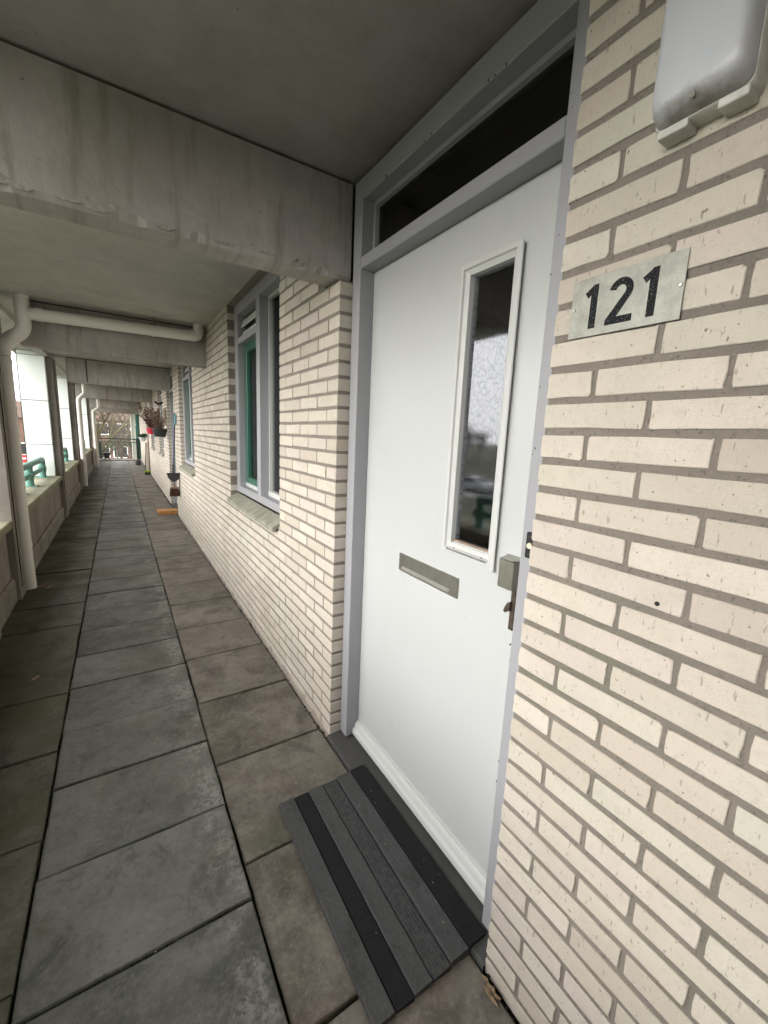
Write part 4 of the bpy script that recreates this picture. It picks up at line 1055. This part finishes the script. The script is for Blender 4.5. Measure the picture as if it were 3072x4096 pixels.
TE = [(bare[0], 'bare_tree', -1.75, 28.5, 1.0, .3, 'tallest bare tree with mossy trunk beyond the far railing'),
      (bare[1], 'bare_tree', -.9, 31, .95, 2.1, 'bare tree leaning across the middle of the far opening'),
      (bare[1], 'bare_tree', .1, 35, 1.1, 4.0, 'bare tree behind, near the cream post'),
      (bare[0], 'bare_tree', -3.6, 36, 1.0, 5.0, 'bare tree partly hidden by the farthest downpipe'),
      (thick[0], 'evergreen_tree', .0, 39, .80, 1.0, 'dull green evergreen right of the far opening'),
      (thick[1], 'evergreen_tree', -1.7, 42, .62, 2.0, 'low bushy tree behind the bare trunks')]
for ms_, nm, x, y, s, rz, lb in TE: put_tree(ms_, nm, x, y, s, rz, lb, 'trees beyond the far end')
rnd = random.Random(31); wd = {'trunks': MB(), 'limbs': MB(), 'crowns': MB()}
for k in range(54):      # the wood across the road reads as one mass
    x = -56-rnd.uniform(0, 26); y = -45+k*3.6+rnd.uniform(-2, 2); ms_ = thick[k % 2] if rnd.random() < .7 else bare[k % 2]; sc_ = rnd.uniform(1.05, 1.55); rz = rnd.uniform(0, 6)
    mt_ = Matrix.Translation((x, y, GZ)) @ Matrix.Rotation(rz, 4, 'Z') @ Matrix.Scale(sc_, 4)
    for me_, key in zip(ms_, wd):
        if me_: wd[key].add([tuple(mt_ @ v.co) for v in me_.vertices], [tuple(p.vertices) for p in me_.polygons])
wt = thing('woodland', 'winter wood in a belt across the road, seen mirrored in the door pane', 'trees'); wt['kind'] = 'stuff'
for key, mm in (('trunks', 'bark'), ('limbs', 'bark'), ('crowns', 'needle')):
    o = wd[key].obj(key, mm, wt); o['kind'] = 'stuff'
# hedge beyond the end
hd = MB(); rnd = random.Random(8)
for k in range(9000):
    x = rnd.uniform(-5, 3.5); y = 26+rnd.uniform(0, 2.5); z = GZ+2.2*rnd.random()**.7+.25*math.sin(x*2.3); s = rnd.uniform(.03, .075)
    d = Vector((rnd.uniform(-1, 1), rnd.uniform(-1, 1), rnd.uniform(-1, 1))).normalized(); e_ = d.orthogonal().normalized(); c = Vector((x, y, z))
    hd.add([c-d*s, c-e_*s*.6, c+d*s, c+e_*s*.6], [(0, 1, 2, 3)])
tag(hd.obj('hedge', 'hedge_leaf'), 'loose dark hedge below the far railing', 'hedge', kind='stuff')
# houses
def house(x0, x1, y0, y1, h, roof, label, wmat='house_brick', wins=4, rmat='house_roof'):
    t = thing('house', label, 'house', (0, 0, 0), 'houses around the apartment block')
    B('wall', wmat, t, x0, x1, y0, y1, GZ, GZ+h)
    xm = (x0+x1)/2
    MB().prism([(y0-.3, GZ+h), (y1+.3, GZ+h), ((y0+y1)/2, GZ+h+roof)], 'x', x0-.2, x1+.2).obj('roof', rmat, t)
    for fl_ in range(int(h//2.7)):
        for i in range(wins):
            wx = x0+(x1-x0)*(i+.5)/wins; z = GZ+1+fl_*2.7
            f_ = MB(); f_.box(wx-.75, wx+.75, y0-.05, y0+.02, z-.05, z+1.35); f_.obj('window', 'house_white', t)
            B('pane', 'interior_dark', t, wx-.65, wx+.65, y0-.07, y0-.051, z+.05, z+1.25)
        for i in range(wins):
            wy = y0+(y1-y0)*(i+.5)/wins; z = GZ+1+fl_*2.7
            MB().box(x1-.02, x1+.05, wy-.7, wy+.7, z-.05, z+1.35).obj('window', 'house_white', t)
            B('pane', 'interior_dark', t, x1+.051, x1+.07, wy-.6, wy+.6, z+.05, z+1.25)
house(-3.4, 7.5, 58, 66, 5.4, 2.2, 'reddish brick house behind the trees at the far end', wins=6)
house(-14, -8.3, 62, 70, 5.2, 2.0, 'brown house glimpsed left of the nearest cladding fin', wins=4)
house(-22, -15, 80, 88, 5.5, 2.0, 'white house farther left beyond the road bend', 'house_white', 4)
for k, (y, c_) in enumerate([(20, 'house_brick'), (44, 'house_white'), (66, 'house_brick')]):
    house(-104, -92, y-9, y+9, 6.0, 2.5, ['brick house across the road, left of three', 'white house across the road, middle of three', 'brick house across the road, right of three'][k], c_, 4)
# cars
def car(x, y, rz, paintm, label):
    t = thing('parked_car', label, 'car', (x, y, GZ), 'cars parked around the block', rz)
    prof = [(-2.1, .35), (-2.12, .72), (-1.95, .88), (-1.2, .98), (-.65, 1.40), (.75, 1.44), (1.55, 1.02), (2.05, .92), (2.12, .6), (2.08, .33)]
    m = MB(); n = len(prof)
    vs = []
    for yy, ins_ in ((-.86, 0), (-.70, 1), (.70, 1), (.86, 0)):
        for px_, pz_ in prof: vs.append((px_, yy*(.82 if (ins_ == 0 and pz_ > 1.1) else 1), pz_+(.02 if ins_ and pz_ > .9 else 0)))
    fs = [(k*n+i, k*n+(i+1) % n, (k+1)*n+(i+1) % n, (k+1)*n+i) for k in range(3) for i in range(n)]+[tuple(range(n))[::-1], tuple(3*n+i for i in range(n))]
    m.add(vs, fs); m.obj('body', paintm, t, True)
    for s in (-1, 1): MB().prism([(-.95, .98), (-.55, 1.32), (.65, 1.36), (1.25, 1.02)], 'y', s*.80, s*.868).obj('side_window', 'car_glass', t)
    MB().add([(-1.18, -.62, 1.0), (-.68, -.58, 1.395), (-.68, .58, 1.395), (-1.18, .62, 1.0), (-1.22, -.62, 1.02), (-.72, -.58, 1.415), (-.72, .58, 1.415), (-1.22, .62, 1.02)], [(0, 1, 2, 3), (7, 6, 5, 4), (0, 4, 5, 1), (3, 2, 6, 7), (1, 5, 6, 2), (0, 3, 7, 4)]).obj('windscreen', 'car_glass', t)
    for a in (-1.3, 1.35):
        for s in (-1, 1):
            wv = MB().tube([(a, s*.70, .32), (a, s*.88, .32)], .32, 20).obj('wheel', 'tyre', t, True)
            MB().tube([(a, s*.881, .32), (a, s*.89, .32)], .19, 14).obj('rim', 'aluminium', wv, True)
    for s in (-1, 1): MB().box(-2.13, -2.06, s*.72-.14, s*.72+.14, .62, .76, c=.02).obj('headlight', 'sign_white', t); MB().box(2.05, 2.13, s*.72-.12, s*.72+.12, .66, .82, c=.02).obj('tail_light', 'sign_red', t)
car(-28, 27.5, PI/2, 'car_paint_silver', 'silver car on the road mirrored in the door pane')
car(-27.6, 46, PI/2, 'car_paint_dark', 'dark car farther along the road')
car(-2.6, 44, .1, 'car_paint_white', 'white car beyond the far trees, left')
car(1.8, 44.5, .05, 'car_paint_silver', 'silver car beyond the far trees, right')
# red sign
sg = thing('road_sign', 'round red no-entry road sign glimpsed beside the nearest downpipe', 'sign', (-7.05, 40, GZ))
MB().tube([(0, .04, 0), (0, .04, 2.35)], .03, 8).obj('pole', 'aluminium', sg, True)
MB().tube([(0, 0, 2.0), (0, -.02, 2.0)], .26, 28).obj('disc', 'sign_red', sg)
B('bar', 'sign_white', sg, -.17, .17, -.026, -.0205, 1.94, 2.06)
